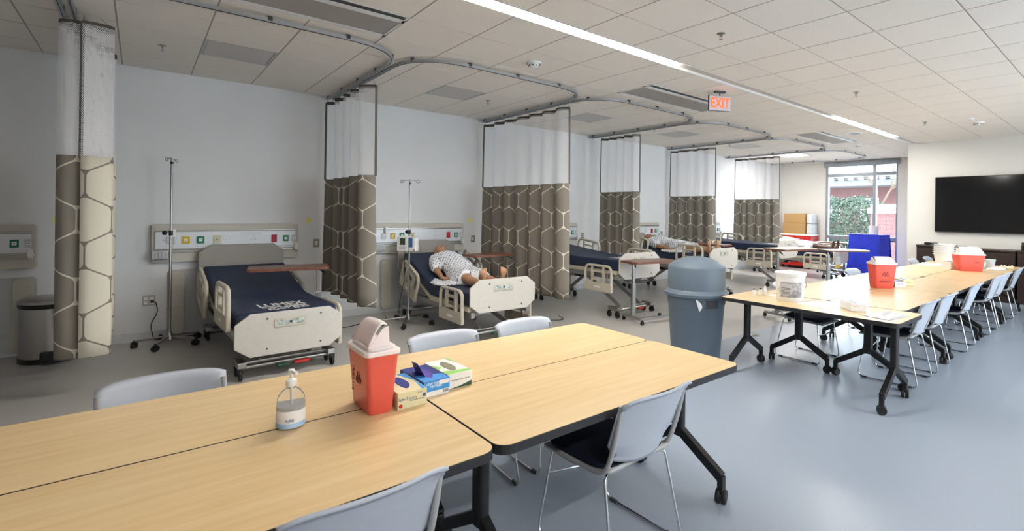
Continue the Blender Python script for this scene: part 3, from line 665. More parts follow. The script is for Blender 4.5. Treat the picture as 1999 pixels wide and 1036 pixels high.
    if pedals:
        part('brake_pedal', RED, t, lambda b: b.prism([(-.06, -.02), (.05, -.03), (.085, .0), (.05, .04), (-.06, .04)], 0, .022, lambda y, x, z: (1.03+x*.9, .10+y, .085+z)), bevel=.006)
        part('steer_pedal', GREEN, t, lambda b: b.prism([(-.065, -.025), (.05, -.025), (.05, .04), (-.05, .04)], 0, .02, lambda y, x, z: (1.02+x*.9, -.045+y, .08+z)), bevel=.006)
    return t
N_, F_ = -1, 1
bed('first empty hospital bed, navy mattress with white lettering, below the taupe headboard', -6.30, 1.03, math.radians(2.5), .445, math.radians(16), [(N_, 'foot', .40), (N_, 'head', .22), (F_, 'foot', .14), (F_, 'head', .12)], .215)
B2 = (-6.12, 3.31)
bed('hospital bed with a gowned manikin, between two printed curtains, foot rail lowered', *B2, math.radians(-1), .44, math.radians(21), [(N_, 'foot', .19), (N_, 'head', .14), (F_, 'foot', .06), (F_, 'head', .26)], .365, printed=False)
bed('flat raised hospital bed without manikin behind the overbed table, near the grey bin', -6.10, 5.70, math.radians(0), .70, math.radians(6), [(N_, 'foot', .07), (F_, 'foot', .27), (F_, 'head', .30)], .57, printed=True)
B4 = (-6.10, 7.97)
bed('raised hospital bed with a gowned manikin behind the grey bin', *B4, 0, .66, math.radians(8), [(N_, 'head', .36), (N_, 'foot', .34), (F_, 'head', .2), (F_, 'foot', .07)], .56, printed=False)
bed('raised hospital bed in front of the furthest curtain', -6.22, 10.66, 0, .76, math.radians(3), [(N_, 'foot', .07), (F_, 'head', .30), (N_, 'head', .34)], .62)
B6 = (-6.08, 13.15)
bed('hospital bed nearest the window with both rails up', *B6, 0, .53, math.radians(6), [(N_, 'head', .38), (F_, 'head', .38), (N_, 'foot', .10), (F_, 'foot', .30)], .36, printed=False)

# ---------------------------------------------------------------- manikins: one smooth surface grown from a distance field
def surface_net(field, org, h):
    f = field; nx, ny, nz = f.shape; ins = f < 0
    c = [ins[a:nx-1+a, b:ny-1+b, d:nz-1+d] for a in (0, 1) for b in (0, 1) for d in (0, 1)]
    cnt = sum(q.astype(np.int8) for q in c); act = (cnt > 0) & (cnt < 8)
    idx = -np.ones(act.shape, int); A = np.argwhere(act); idx[act] = np.arange(len(A))
    acc = np.zeros((len(A), 3)); n = np.zeros(len(A))
    corners = [(a, b, d) for a in (0, 1) for b in (0, 1) for d in (0, 1)]
    for p in range(8):
        for ax in range(3):
            if corners[p][ax]: continue
            q = list(corners[p]); q[ax] = 1
            va = f[A[:, 0]+corners[p][0], A[:, 1]+corners[p][1], A[:, 2]+corners[p][2]]; vb = f[A[:, 0]+q[0], A[:, 1]+q[1], A[:, 2]+q[2]]
            m = (va < 0) != (vb < 0); t = np.where(m, va/(va-vb+1e-12), 0)
            pt = np.array(corners[p], float)[None]+np.eye(3)[ax][None]*t[:, None]; acc[m] += pt[m]; n[m] += 1
    V = org+(A+acc/n[:, None])*h; Fs = []
    for ax in range(3):
        o1, o2 = [i for i in range(3) if i != ax]
        s0 = [slice(1, -1)]*3; s0[ax] = slice(0, -1); s1 = list(s0); s1[ax] = slice(1, None)
        a_, b_ = ins[tuple(s0)], ins[tuple(s1)]; E_ = np.argwhere(a_ != b_)
        sgn = a_[tuple(E_.T)]
        off = np.array([1, 1, 1]); off[ax] = 0; E_ = E_+off
        def g(d1, d2):
            e = E_.copy(); e[:, o1] -= d1; e[:, o2] -= d2; return idx[e[:, 0], e[:, 1], e[:, 2]]
        q = np.stack([g(0, 0), g(1, 0), g(1, 1), g(0, 1)], 1)
        flip = sgn if ax != 1 else ~sgn
        q[~flip] = q[~flip][:, ::-1]; q = q[(q >= 0).all(1)]; Fs += q.tolist()
    return V, Fs
class SDF:
    def __init__(s, lo, hi, h):
        s.lo = np.array(lo, float); s.h = h; n = np.ceil((np.array(hi)-lo)/h).astype(int)+1; s.f = np.full(n, 1.0, np.float32); s.n = n
    def _blk(s, a, b, pad):
        i0 = np.maximum(0, ((a-pad-s.lo)/s.h).astype(int)); i1 = np.minimum(s.n, ((b+pad-s.lo)/s.h).astype(int)+2)
        sl = tuple(slice(p, q) for p, q in zip(i0, i1))
        ax = [s.lo[k]+np.arange(i0[k], i1[k])*s.h for k in range(3)]
        return sl, np.meshgrid(*ax, indexing='ij')
    def _join(s, sl, d, k):
        f = s.f[sl]
        hh = np.clip(.5+.5*(d-f)/k, 0, 1); s.f[sl] = d*(1-hh)+f*hh-k*hh*(1-hh)
    def cone(s, a, b, ra, rb, k=.02):
        a, b = np.array(a, float), np.array(b, float); r = max(ra, rb)
        sl, (X, Y, Z) = s._blk(np.minimum(a, b), np.maximum(a, b), r+.07); d = b-a; L2 = max(d@d, 1e-9)
        t = np.clip(((X-a[0])*d[0]+(Y-a[1])*d[1]+(Z-a[2])*d[2])/L2, 0, 1)
        q = np.sqrt((X-a[0]-t*d[0])**2+(Y-a[1]-t*d[1])**2+(Z-a[2]-t*d[2])**2)-(ra+(rb-ra)*t); s._join(sl, q, k)
    def ell(s, c, r, k=.02):
        c, r = np.array(c, float), np.array(r, float); sl, (X, Y, Z) = s._blk(c-r, c+r, .07)
        p = np.sqrt(((X-c[0])/r[0])**2+((Y-c[1])/r[1])**2+((Z-c[2])/r[2])**2); g = np.sqrt(((X-c[0])/r[0]**2)**2+((Y-c[1])/r[1]**2)**2+((Z-c[2])/r[2]**2)**2)+1e-6
        s._join(sl, p*(p-1)/g, k)
def body_sdf():
    S = SDF((-.03, -.36, -.03), (1.80, .36, .31), .0068)
    S.ell((.42, 0, .112), (.19, .165, .105), .05); S.cone((.31, -.14, .095), (.31, .14, .095), .06, .06, .05); S.ell((.62, 0, .10), (.17, .14, .092), .06); S.ell((.80, 0, .098), (.13, .165, .095), .06)
    S.cone((.19, 0, .092), (.29, 0, .085), .054, .062, .03)
    S.ell((.095, 0, .105), (.098, .077, .100), .02); S.ell((.160, 0, .128), (.068, .058, .066), .03); S.ell((.212, 0, .165), (.02, .026, .02), .02)
    for y in (-1, 1):
        S.cone((.315, y*.175, .088), (.60, y*.245, .062), .052, .04, .03); S.cone((.60, y*.245, .062), (.83, y*.262, .068), .041, .027, .02)
        S.ell((.885, y*.265, .062), (.055, .038, .017), .015)
        for i, (dy, L) in enumerate(((-.028, .060), (-.010, .072), (.009, .068), (.027, .052))):
            p0 = (.925, y*(.265+dy), .062); p1 = (.925+L*.55, y*(.265+dy*1.15), .056); p2 = (.925+L, y*(.265+dy*1.2), .036); S.cone(p0, p1, .0095, .0088, .005); S.cone(p1, p2, .0088, .0075, .003)
        S.cone((.865, y*.238, .066), (.905, y*.216, .07), .013, .0105, .008); S.cone((.905, y*.216, .07), (.937, y*.212, .062), .0105, .0085, .003)
        S.cone((.86, y*.088, .10), (1.25, y*.118, .088), .084, .056, .04); S.ell((1.25, y*.118, .10), (.055, .05, .05), .03); S.cone((1.25, y*.118, .088), (1.63, y*.13, .062), .052, .034, .02); S.ell((1.38, y*.124, .058), (.12, .052, .05), .03)
        S.ell((1.665, y*.13, .046), (.04, .036, .045), .02); S.cone((1.655, y*.13, .06), (1.685, y*.142, .205), .038, .028, .02); S.ell((1.68, y*.142, .19), (.028, .046, .035), .02)
        for i, (dy, r, dz) in enumerate(((-.032, .0145, .05), (-.010, .011, .048), (.009, .0105, .042), (.026, .010, .034), (.041, .0095, .024))):
            S.cone((1.685, y*(.142+dy), .205), (1.682, y*(.142+dy), .205+dz), r*1.05, r, .005)
        S.ell((.125, y*.078, .098), (.030, .011, .019), .006)
        S.ell((.117, y*.029, .190), (.013, .018, .010), .006)
    S.cone((.102, -.034, .186), (.102, .034, .186), .012, .012, .015)
    S.cone((.113, 0, .196), (.150, 0, .215), .0105, .0145, .01); S.ell((.153, -.011, .203), (.009, .009, .008), .006); S.ell((.153, .011, .203), (.009, .009, .008), .006)
    S.cone((.175, -.019, .186), (.175, .019, .186), .0075, .0075, .004); S.cone((.186, -.016, .184), (.186, .016, .184), .008, .008, .004)
    return surface_net(S.f, S.lo, S.h)
def gown_sdf():
    S = SDF((.2, -.55, -.03), (1.34, .42, .34), .0085)
    S.ell((.42, 0, .115), (.21, .195, .128), .05); S.cone((.32, -.15, .098), (.32, .15, .098), .078, .078, .05); S.ell((.62, 0, .105), (.19, .175, .118), .06); S.ell((.82, 0, .10), (.19, .20, .125), .06)
    for y in (-1, 1):
        S.cone((.325, y*.175, .09), (.50, y*.232, .075), .072, .078, .03); S.cone((.88, y*.09, .10), (1.34, y*.118, .092), .108, .084, .06)
    S.ell((1.08, 0, .075), (.28, .24, .085), .05); S.ell((1.0, -.26, .022), (.27, .22, .024), .03)
    X, Y, Z = np.meshgrid(*[S.lo[k]+np.arange(S.n[k])*S.h for k in range(3)], indexing='ij')
    f = S.f+.004*np.sin(34*Y+13*X)*np.clip((X-.45)*3, 0, 1)+.003*np.sin(61*X-27*Y)+.0025*np.sin(45*X+50*Y+20*Z)
    f = np.maximum(f, X-(1.21+.035*np.sin(9*Y)-.08*np.clip(Y, -.5, .5)))           # hem
    f = np.maximum(f, .262+.03*np.exp(-(Y/.07)**2)-X)                             # neckline
    return surface_net(f.astype(np.float32), S.lo, S.h)
def gown_mat():
    m = mat('dotted_white_cotton', (.78, .79, .82), .85, var=.02, spec=.1); nt = m.node_tree; b = nt.nodes['Principled BSDF']
    tc = nt.nodes.new('ShaderNodeTexCoord'); sx = nt.nodes.new('ShaderNodeSeparateXYZ'); nt.links.new(tc.outputs['Object'], sx.inputs[0])
    fx = lambda o, q: mnode(nt, 'SUBTRACT', mnode(nt, 'FLOORED_MODULO', mnode(nt, 'ADD', o, q), .05), .025)
    def dot(a, c):
        x, y = fx(sx.outputs[0], a), fx(sx.outputs[1], c); return mnode(nt, 'SQRT', mnode(nt, 'ADD', mnode(nt, 'MULTIPLY', x, x), mnode(nt, 'MULTIPLY', y, y)))
    d = mnode(nt, 'LESS_THAN', mnode(nt, 'MINIMUM', dot(0, 0), dot(.025, .025)), .0075)
    mx = nt.nodes.new('ShaderNodeMix'); mx.data_type = 'RGBA'; nt.links.new(d, mx.inputs['Factor']); old = b.inputs['Base Color'].links[0].from_socket
    nt.links.new(old, mx.inputs['A']); mx.inputs['B'].default_value = (.10, .12, .22, 1); nt.links.new(mx.outputs['Result'], b.inputs['Base Color'])
    return m
GOWN = gown_mat()
BODY = body_sdf(); GOWNM = gown_sdf()
def posed(VF, alpha, name):
    V, Fs = VF; V = V.copy(); pv = .80
    s = np.clip((pv+.08-V[:, 0])/.16, 0, 1); ang = alpha*(s*s*(3-2*s)); dx = V[:, 0]-pv; z = V[:, 2]
    # bend about the hip: distances back along the trunk swing up with the backrest
    x2 = pv+dx*np.cos(ang)+z*np.sin(ang)*0+z*np.sin(ang); z2 = -dx*np.sin(ang)+z*np.cos(ang)
    up = V[:, 0] < pv+.08; V[up, 0] = x2[up]; V[up, 2] = np.maximum(z2[up], 0 if alpha == 0 else -.02)
    me = bpy.data.meshes.new(name); me.from_pydata([tuple(p) for p in V], [], Fs)
    bm = bmesh.new(); bm.from_mesh(me); bmesh.ops.smooth_vert(bm, verts=bm.verts[:], factor=.45, use_axis_x=True, use_axis_y=True, use_axis_z=True); bmesh.ops.recalc_face_normals(bm, faces=bm.faces[:]); bm.to_mesh(me); bm.free()
    return me
def manikin(label, bx, by, z, alpha, rz=0, skin=SKIN, gown=True, dy=0, mirror=False):
    t = thing('training_manikin', label, 'manikin', (bx-.80, by+dy, z), rz, 'training manikins in bed')
    mobj('body', posed(BODY, alpha, 'body'), skin, t, smooth=180)
    if gown: mobj('hospital_gown', posed(GOWNM, alpha, 'hospital_gown'), GOWN, t, smooth=180)
    return t
manikin('bald manikin in a dotted gown on the bed between the printed curtains', B2[0]+.0, B2[1], .592, math.radians(21), math.radians(-1))
manikin('gowned manikin lying on the raised bed behind the grey bin', B4[0]+.0, B4[1], .813, math.radians(8))
manikin('dark manikin lying on the bed nearest the window', B6[0]+.10, B6[1], .683, math.radians(6), skin=SKIND)

# ---------------------------------------------------------------- drip stands and overbed tables
def drip_stand(label, x, y, hh, r, ang, pump=False):
    t = thing('drip_stand', label, 'drip stand', (x, y, 0), ang, 'drip stands')
    part('pole', STEEL, t, lambda b: b.tube([(0, 0, .08), (0, 0, 1.25), (0, 0, 1.2501), (0, 0, hh)], [.014, .014, .011, .011], 12), smooth=40)
    part('hub', STEEL, t, lambda b: b.lathe([(.045, .06), (.045, .09), (.02, .14), (.015, .15)], 20), smooth=40)
    for k in range(5):
        a = 2*PI*k/5; c, s = math.cos(a), math.sin(a)
        g = part('base_leg', STEEL, t, lambda b: b.bar((.02*c, .02*s, .095), (r*c, r*s, .075), .03, .022), bevel=.005)
        castor(g, r*c, r*s, .032, twin=True, rz=a+PI/2)
    part('clamp_knob', BLACK, t, lambda b: (b.lathe([(.016, 1.22), (.019, 1.225), (.019, 1.27), (.016, 1.275)], 14), b.tube([(0, 0, 1.25), (0, -.05, 1.25)], .006, 6), b.lathe([(.02, -.075), (.026, -.07), (.026, -.05), (.02, -.045)], 14, (0, 0, 1.25), 'y')), smooth=40)
    part('collar', BLACK, t, lambda b: b.lathe([(.016, hh-.07), (.016, hh-.045)], 12))
    for s in (-1, 1):
        part('hook', STEEL, t, lambda b: b.tube(fillet([(0, 0, hh-.012), (s*.07, 0, hh-.008), (s*.10, 0, hh-.045), (s*.13, 0, hh-.05), (s*.145, 0, hh-.025), (s*.12, 0, hh-.005), (s*.095, 0, hh-.02)], .02, 4), .0045, 6), smooth=60)
    if pump:
        p = part('infusion_pump', PLAW, t, lambda b: b.box((-.055, -.045, 1.09), (.16, .09, .20)), bevel=.012)
        part('screen', LCD, p, lambda b: b.box((-.05, -.0915, 1.12), (.075, .003, .09)))
        for i in range(4):
            for j in range(2): part('key', GREYP, p, lambda b: b.box((-.085+i*.023, -.0915, 1.045-j*.022), (.017, .004, .015)))
        q = part('pump_module', PLAW, t, lambda b: b.box((.085, -.045, 1.085), (.11, .085, .19)), bevel=.01); part('module_face', BLUEP, q, lambda b: b.box((.065, -.089, 1.11), (.055, .003, .13)), bevel=.001); part('badge', RED, q, lambda b: b.box((.115, -.089, 1.01), (.016, .002, .016)))
        part('pump_cable', RUBBER, t, lambda b: b.tube(fillet([(-.05, -.02, .99), (-.08, .02, .85), (-.20, .25, .5), (-.30, .32, .25), (-.3, .3, .02)], .1, 5), .004, 5), smooth=60)
    return t
drip_stand('plain steel drip stand left of the first empty bed', -7.16, .265, 2.09, .30, math.radians(-25))
drip_stand('drip stand carrying an infusion pump by the first manikin', -6.56, 2.77, 1.96, .34, math.radians(40), True)
def overbed(label, x, y, rz, z, top, side=1, w_=.40, L=.80):
    t = thing('overbed_table', label, 'overbed table', (x, y, 0), rz, 'wheeled overbed tables')
    part('table_top', top, t, lambda b: b.prism(rrect(L, w_, .05), z-.022, z), bevel=.005); part('rim', BROWN if top is PALE else top, t, lambda b: b.prism(rrect(L+.006, w_+.006, .053), z-.03, z-.004))
    c = part('column', STEEL, t, lambda b: (b.box((side*.30, 0, .10+(z-.45)/2+.02), (.06, .045, z-.40)), b.box((side*.30, 0, z-.22), (.042, .03, .40))), bevel=.004)
    part('lever', BLACKM, c, lambda b: (b.bar((side*.30, -.03, z-.04), (side*.36, -.12, z-.075), .02, .012), b.box((side*.29, 0, z-.035), (.16, .1, .012))), bevel=.003)
    part('base_tube', STEEL, t, lambda b: (b.box((side*.30, 0, .075), (.05, .42, .035)), b.box((-side*.02, .15, .075), (.62, .05, .03)), b.box((-side*.02, -.15, .075), (.62, .05, .03))), bevel=.004)
    for x_, y_ in ((side*.30, .21), (side*.30, -.21), (-side*.32, .15), (-side*.32, -.15)): castor(t, x_, y_, .028)
    return t
overbed('brown overbed table reaching over the first empty bed', -6.42, 1.30, math.radians(80), .88, BROWN, 1)
overbed('brown overbed table beside the first manikin, seen edge-on', -6.38, 3.90, math.radians(93), .915, BROWN, 1, .38, .70)
overbed('brown overbed table standing at the foot of the third bed', -4.70, 5.58, math.radians(80), .87, BROWN, -1)
overbed('dark brown overbed table by the feet of the second manikin', -5.80, 8.72, math.radians(3), .95, BROWN, 1, .38)
overbed('pale overbed table with dark rim behind the white bucket', -3.56, 7.50, math.radians(80), 1.05, PALE, -1)
overbed('pale narrow overbed table on a grey column beside the table row', -3.72, 9.95, math.radians(55), .92, PALE, -1)
overbed('pale overbed table standing in front of the window', -5.62, 14.25, math.radians(8), .84, PALE, 1)

# ---------------------------------------------------------------- flip-top tables
TW, TL, TZ = .645, 1.55, .73
def make_table(label, x, y, rz, group):
    t = thing('conference_table', label, 'table', (x, y, 0), rz, group)
    part('tabletop', OAK, t, lambda b: b.prism(rrect(TW-.008, TL-.008, .055, 6), TZ-.012, TZ))
    part('edge_band', EDGEB, t, lambda b: b.prism(rrect(TW-.003, TL-.003, .057, 6), TZ-.036, TZ-.0015), bevel=.002)
    part('beam', BLACKM, t, lambda b: (b.box((0, 0, TZ-.075), (.05, TL-.3, .035)),), bevel=.004)
    for s in (-1, 1):
        yl = s*(TL/2-.12)
        lg = part('leg', BLACKM, t, lambda b: (b.prism(rrect(.075, .055, .022, 4), .27, TZ-.04, lambda u, v, z: (u, yl+v, z)), b.box((0, yl, TZ-.048), (.34, .06, .02)),
            [b.bar((q*.015, yl, .30), (q*.285, yl, .135), .042, .05) for q in (-1, 1)], [b.box((q*.285, yl, .105), (.035, .035, .08)) for q in (-1, 1)]), bevel=.005)
        for q in (-1, 1): castor(lg, q*.285, yl, .036, twin=True, rz=q*.7+s*.5)
    return t
tn = make_table('oak laminate table at the near end of the front row, sharps container on it', -1.767, .165, 0, 'front table group')
dup(tn, 'oak laminate table of the front row carrying the hand sanitiser', (-2.416, .165, 0), PI, 'front table group')
dup(tn, 'end table of the front row with a chair tucked in, window-table side', (-1.7685, 1.717, 0), PI, 'front table group')
dup(tn, 'end table of the front row, facing the beds, glove boxes at its joint', (-2.4145, 1.717, 0), 0, 'front table group')
dup(tn, 'oak table set crosswise at the head of the long row, white bucket on it', (-2.005, 4.685, 0), PI/2, 'long table row')
for r in range(4):
    yc = 5.02+.775+r*1.553
    for s, x in ((0, -2.343), (1, -1.695)):
        dup(tn, 'oak table in the %s of the long row, on the %s side' % (('first pair', 'second pair', 'third pair', 'last pair')[r], ('bed', 'open floor')[s]), (x, yc, 0), PI*s, 'long table row')

# ---------------------------------------------------------------- stacking chairs (front = +y)
def make_chair(label):
    t = thing('stacking_chair', label, 'chair', (0, 0, 0), 0)
    def back(u, v):
        uu = 2*u-1; z = .465+.325*v
        hw = .225-.008*(1-v) if v > .30 else (.178+.04*max(0, (v-.18)/.12) if v > .18 else .178)
        if v < .10: z += .025*(abs(uu)**2.2)
        if v > .9: z -= .02*abs(uu)**6
        return (uu*hw, -.185-.115*v**1.2-.045*(1-uu*uu)+(-.018 if v > .97 else 0), z)
    part('backrest', CHAIRP, t, lambda b: b.grid(back, 16, 22), smooth=60, solid=.012)
    part('seat_shell', CHAIRF, t, lambda b: b.grid(lambda u, v: ((2*u-1)*(.215-.015*abs(2*v-1)), -.21+.44*v, .432-.012*math.sin(PI*v)+.02*(1-v)**3-.02*v**4), 10, 10), smooth=60, solid=.016)
    part('seat_cushion', NAVY, t, lambda b: b.prism(rrect(.41, .42, .07, 5, 0, .01), .432, .462), bevel=.011, smooth=50)
    for s in (-1, 1):
        part('upright', CHAIRF, t, lambda b: b.tube(fillet([(s*.205, .12, .425), (s*.208, -.19, .43), (s*.213, -.245, .58), (s*.214, -.285, .755)], .07, 5), [.012]*20 if False else .0115, 8), smooth=60)
        part('sled_leg', CHROME, t, lambda b: b.tube(fillet([(s*.165, .15, .422), (s*.195, .17, .415), (s*.235, .225, .008), (s*.235, -.27, .008), (s*.205, -.185, .415), (s*.165, -.165, .42)], .05, 5), .0065, 8), smooth=60)
        for y in (.17, -.2): part('glide', DARKG, t, lambda b: b.box((s*.235, y, .009), (.016, .05, .016)), bevel=.003)
    for P3, rr in (([(-.205, .183, .30), (0, .165, .275), (.205, .183, .30)], .005), ([(-.165, .15, .42), (.165, .15, .42)], .0055), ([(-.165, -.165, .42), (.165, -.165, .42)], .0055)): part('stretcher', CHROME, t, lambda b: b.tube(P3, rr, 6), smooth=60)
    return t
R_ = lambda d: math.radians(d)
ch = make_chair('grey chair tucked under the front tables opposite the hand sanitiser'); ch.location = (-2.53, .09, 0); ch.rotation_euler = (0, 0, R_(-90)); ch['group'] = 'chairs at the front tables'
G1, G2 = 'chairs at the front tables', 'chairs at the long table row'
dup(ch, 'grey chair on the bed side of the front tables, behind the glove boxes', (-2.52, 1.40, 0), R_(-94), G1)
dup(ch, 'grey chair on the bed side of the front tables, beside the table end', (-2.53, 2.02, 0), R_(-91), G1)
dup(ch, 'grey chair with navy seat pulled partly out from the front end table', (-1.682, 1.70, 0), R_(91), G1)
dup(ch, 'grey chair on the open floor side of the front tables, nearest table', (-1.682, .48, 0), R_(91), G1)
for y, l in ((5.52, 'grey chair on the open floor side next to the crosswise table corner'), (6.19, 'second grey chair along the open floor side from the crosswise table'), (7.39, 'third grey chair along the open floor side from the crosswise table'), (8.69, 'fourth grey chair along the open floor side from the crosswise table'), (9.28, 'fifth grey chair along the open floor side from the crosswise table'), (10.35, 'last grey chair along the open floor side, near the dark cabinets')):
    dup(ch, l, (-1.608, y, 0), R_(90+random.uniform(-2, 2)), G2)
for x, y, l in ((-2.42, 5.56, 'grey chair with navy seat pushed under the row behind the white bucket'), (-2.46, 7.72, 'grey chair on the bed side of the long row, in front of the blue drape'), (-2.46, 9.28, 'grey chair on the bed side of the long row, right of the blue drape'), (-2.46, 10.52, 'grey chair on the bed side, second from the far end of the long row'), (-2.46, 11.42, 'grey chair on the bed side at the far end of the long row')):
    dup(ch, l, (x, y, 0), R_(-90+random.uniform(-2, 2)), G2)

# ---------------------------------------------------------------- things on the front tables
def sharps(label, x, y, z, rz, bw, bl, tw_, tl_, hh, flap, group='red sharps containers'):
    t = thing('sharps_container', label, 'sharps container', (x, y, z), rz, group)
    def bod(b):
        n = 24; rings = []
        for f in (0, .03, .5, 1): rings.append((rrect(bw+(tw_-bw)*f-(.012 if f == 0 else 0), bl+(tl_-bl)*f-(.012 if f == 0 else 0), .02), hh*f if f != .03 else .008))
        vs = [(p[0], p[1], zz) for o, zz in rings for p in o]; m = len(rings[0][0]); fs = [tuple(range(m-1, -1, -1)), tuple(range(3*m, 4*m))]
        for r in range(3):
            for i in range(m): fs.append((r*m+i, r*m+(i+1) % m, (r+1)*m+(i+1) % m, (r+1)*m+i))
        b.add(vs, fs)
    bd = part('body', REDP, t, bod, smooth=40)
    part('lid', PINKW, t, lambda b: (b.prism(rrect(tw_+.014, tl_+.014, .024), hh, hh+.02), b.prism(rrect(tw_-.02, tl_-.02, .02), hh+.018, hh+.034)), bevel=.004)
    def hood(b): b.grid(lambda u, v: ((u-.5)*(tw_-.03)*(1-.25*v), tl_*(-.42+.62*v)+.01*math.sin(PI*u), hh+.034+flap*math.sin(v*PI*.62)), 8, 10)
    part('hood', PINKW, t, hood, smooth=60, solid=.004)
    for s in (-1, 1): part('hood_side', PINKW, t, lambda b: b.prism([(-tl_*.40, 0), (tl_*.25, 0), (tl_*.2, flap*.95), (tl_*.02, flap*.85)], -.002, .002, lambda yy, zz, xx: (s*(tw_*.40)+xx, yy, hh+.03+zz)))
    return t, bd
bz = mat('biohazard_print', (.10, .012, .012), .5, var=0)
def biohazard(parent, M4, s):
    """three open rings round a small ring"""
    def f(b):
        for k in range(3):
            a = PI/2+k*2*PI/3; c = Vector((math.cos(a)*s*.42, math.sin(a)*s*.42, 0)); pts = []
            for q in range(15):
                an = a-2.5+5.0*q/14; pts.append(M4 @ (c+Vector((math.cos(an)*s*.36, math.sin(an)*s*.36, 0))))
            b.tube(pts, s*.055, 4)
        b.tube([M4 @ Vector((math.cos(q*PI/8)*s*.28, math.sin(q*PI/8)*s*.28, 0)) for q in range(16)], s*.035, 4, closed=True)
    part('hazard_symbol', bz, parent, f)
t, bd = sharps('red sharps container with raised white hood on the front tables', -2.09, .735, TZ, 0, .205, .095, .235, .13, .235, .085)
sl = math.atan2(.0175, .235)
text('SHARPS', .032, bz, bd, frame((-.06, -.0595, .12), (0, 0, 1), (1, 0, 0)), 'printed_word', ext=.0005)
biohazard(bd, frame((.005, -.0585, .13), (1, 0, 0), (0, 0, 1)), .035)
_s = thing('hand_sanitiser', 'clear pump bottle of hand sanitiser with a white label', 'hand sanitiser', (-2.09, .435, TZ), R_(30))
part('bottle', CLEAR, _s, lambda b: b.lathe([(.04, 0), (.047, .006), (.048, .09), (.044, .115), (.030, .135), (.016, .145), (.016, .155)], 32), smooth=40)
part('gel', FROST, _s, lambda b: b.lathe([(.038, .003), (.045, .008), (.046, .082), (.001, .083)], 32), smooth=40)
_lb = part('label', PAPER, _s, lambda b: b.grid(lambda u, v: (.0488*math.cos(-2.3+3.4*u), .0488*math.sin(-2.3+3.4*u), .008+.062*v), 20, 1), smooth=60)
text('PURE', .013, BLUEP, _lb, frame((.0335, -.0362, .036), (.73, .68, 0), (0, 0, 1)), 'printed_word', ext=.0006)
part('label_band', mat('pale_blue_print', (.35, .55, .80), .6, var=.1), _lb, lambda b: b.grid(lambda u, v: (.0491*math.cos(-2.3+3.4*u), .0491*math.sin(-2.3+3.4*u), .009+.016*v), 20, 1))
_pm = part('pump', PLAW, _s, lambda b: (b.lathe([(.018, .150), (.019, .152), (.019, .172), (.010, .178), (.006, .18), (.006, .198), (.010, .20), (.010, .212), (.001, .214)], 20), b.bar((0, 0, .206), (.038, -.01, .203), .011, .010)), smooth=40)
part('dip_tube', PLAW, _pm, lambda b: b.tube([(0, 0, .15), (.004, 0, .02)], .0035, 6))
def glove_box(name_label, x, y, z, rz, base, side, words, wm, hole=BLACK, accent=None, group='glove boxes', L=.24, W=.125, Hh=.068):
    t = thing('glove_box', name_label, 'glove box', (x, y, z), rz, group)
    bx_ = part('carton', base, t, lambda b: b.box((0, 0, Hh/2), (L, W, Hh)), bevel=.0015)
    part('front_face', side, bx_, lambda b: b.box((L/2+.0003, 0, Hh/2), (.0008, W-.002, Hh-.002)))
    o = part('opening', hole, t, lambda b: b.prism([(.075*math.cos(a)*(1-.15*math.sin(a*2)), .024*math.sin(a)) for a in [k*2*PI/24 for k in range(24)]], Hh, Hh+.0012), smooth=30)
    if accent:
        for pts in accent[1]: part('printed_swoosh', accent[0], bx_, lambda b: b.prism(pts, Hh, Hh+.0006))
    for (w_, sz, yy, zz) in words: text(w_, sz, wm, bx_, frame((L/2+.0012, yy, zz), (0, 1, 0), (0, 0, 1)), 'printed_word', ext=.0003)
    return t
LBLUE = mat('carton_light_blue', (.05, .30, .72), .5, var=.03); CBLUE = mat('carton_dark_blue', (.02, .03, .22), .45, var=.05); CCREAM = mat('carton_cream', (.72, .66, .42), .5, var=.02); CGREEN = mat('carton_green', (.32, .62, .16), .5, var=.04); CWHITE = mat('carton_white', (.80, .80, .78), .5, var=.02); DGREEN = mat('carton_dark_green', (.03, .09, .05), .5, var=.05)
g1 = glove_box('cream and blue glove box marked Safe-Touch beside the sharps container', -2.10, .862, TZ, R_(-1), CCREAM, CCREAM, [('Safe-Touch', .017, -.022, .040), ('Vinyl Exam Gloves', .008, .018, .030), ('100 pcs', .007, .03, .056)], BLUEP, CBLUE, (LBLUE, [[(-.118, .02), (.0, .055), (.118, .04), (.118, .06), (-.118, .06)]]))
part('printed_badge', BLUEP, g1, lambda b: b.lathe([(.008, .1206), (.008, .1212), (.001, .1212)], 16, (0, .05, .042), 'x')); part('printed_badge', RED, g1, lambda b: b.lathe([(.008, .1206), (.008, .1212), (.001, .1212)], 16, (0, -.05, .014), 'x'))
g2 = glove_box('dark blue glove box with its top flap lifted open', -2.16, .993, TZ, R_(2), CBLUE, LBLUE, [('NEW FLEX', .014, -.02, .055), ('NITRILE', .016, -.005, .043)], PLAW, mat('violet_gloves', (.12, .07, .38), .7, var=.2), (LBLUE, [[(.02, -.06), (.118, -.06), (.118, .06), (.05, .06)]]))
part('flap', CBLUE, g2, lambda b: b.add([(-.05, -.02, .068), (.06, -.025, .068), (.02, -.045, .125), (-.06, -.035, .115)], [(0, 1, 2, 3)]), solid=.0008)
part('barcode', LINE, g2, lambda b: [b.box((.1212, .03+i*.004, .014), (.0006, .0018 if i % 3 else .0026, .014)) for i in range(7)]); part('printed_panel', PAPER, g2, lambda b: (b.box((.1208, 0, .012), (.0004, .122, .022)), b.box((.1208, .035, .055), (.0004, .05, .018))))
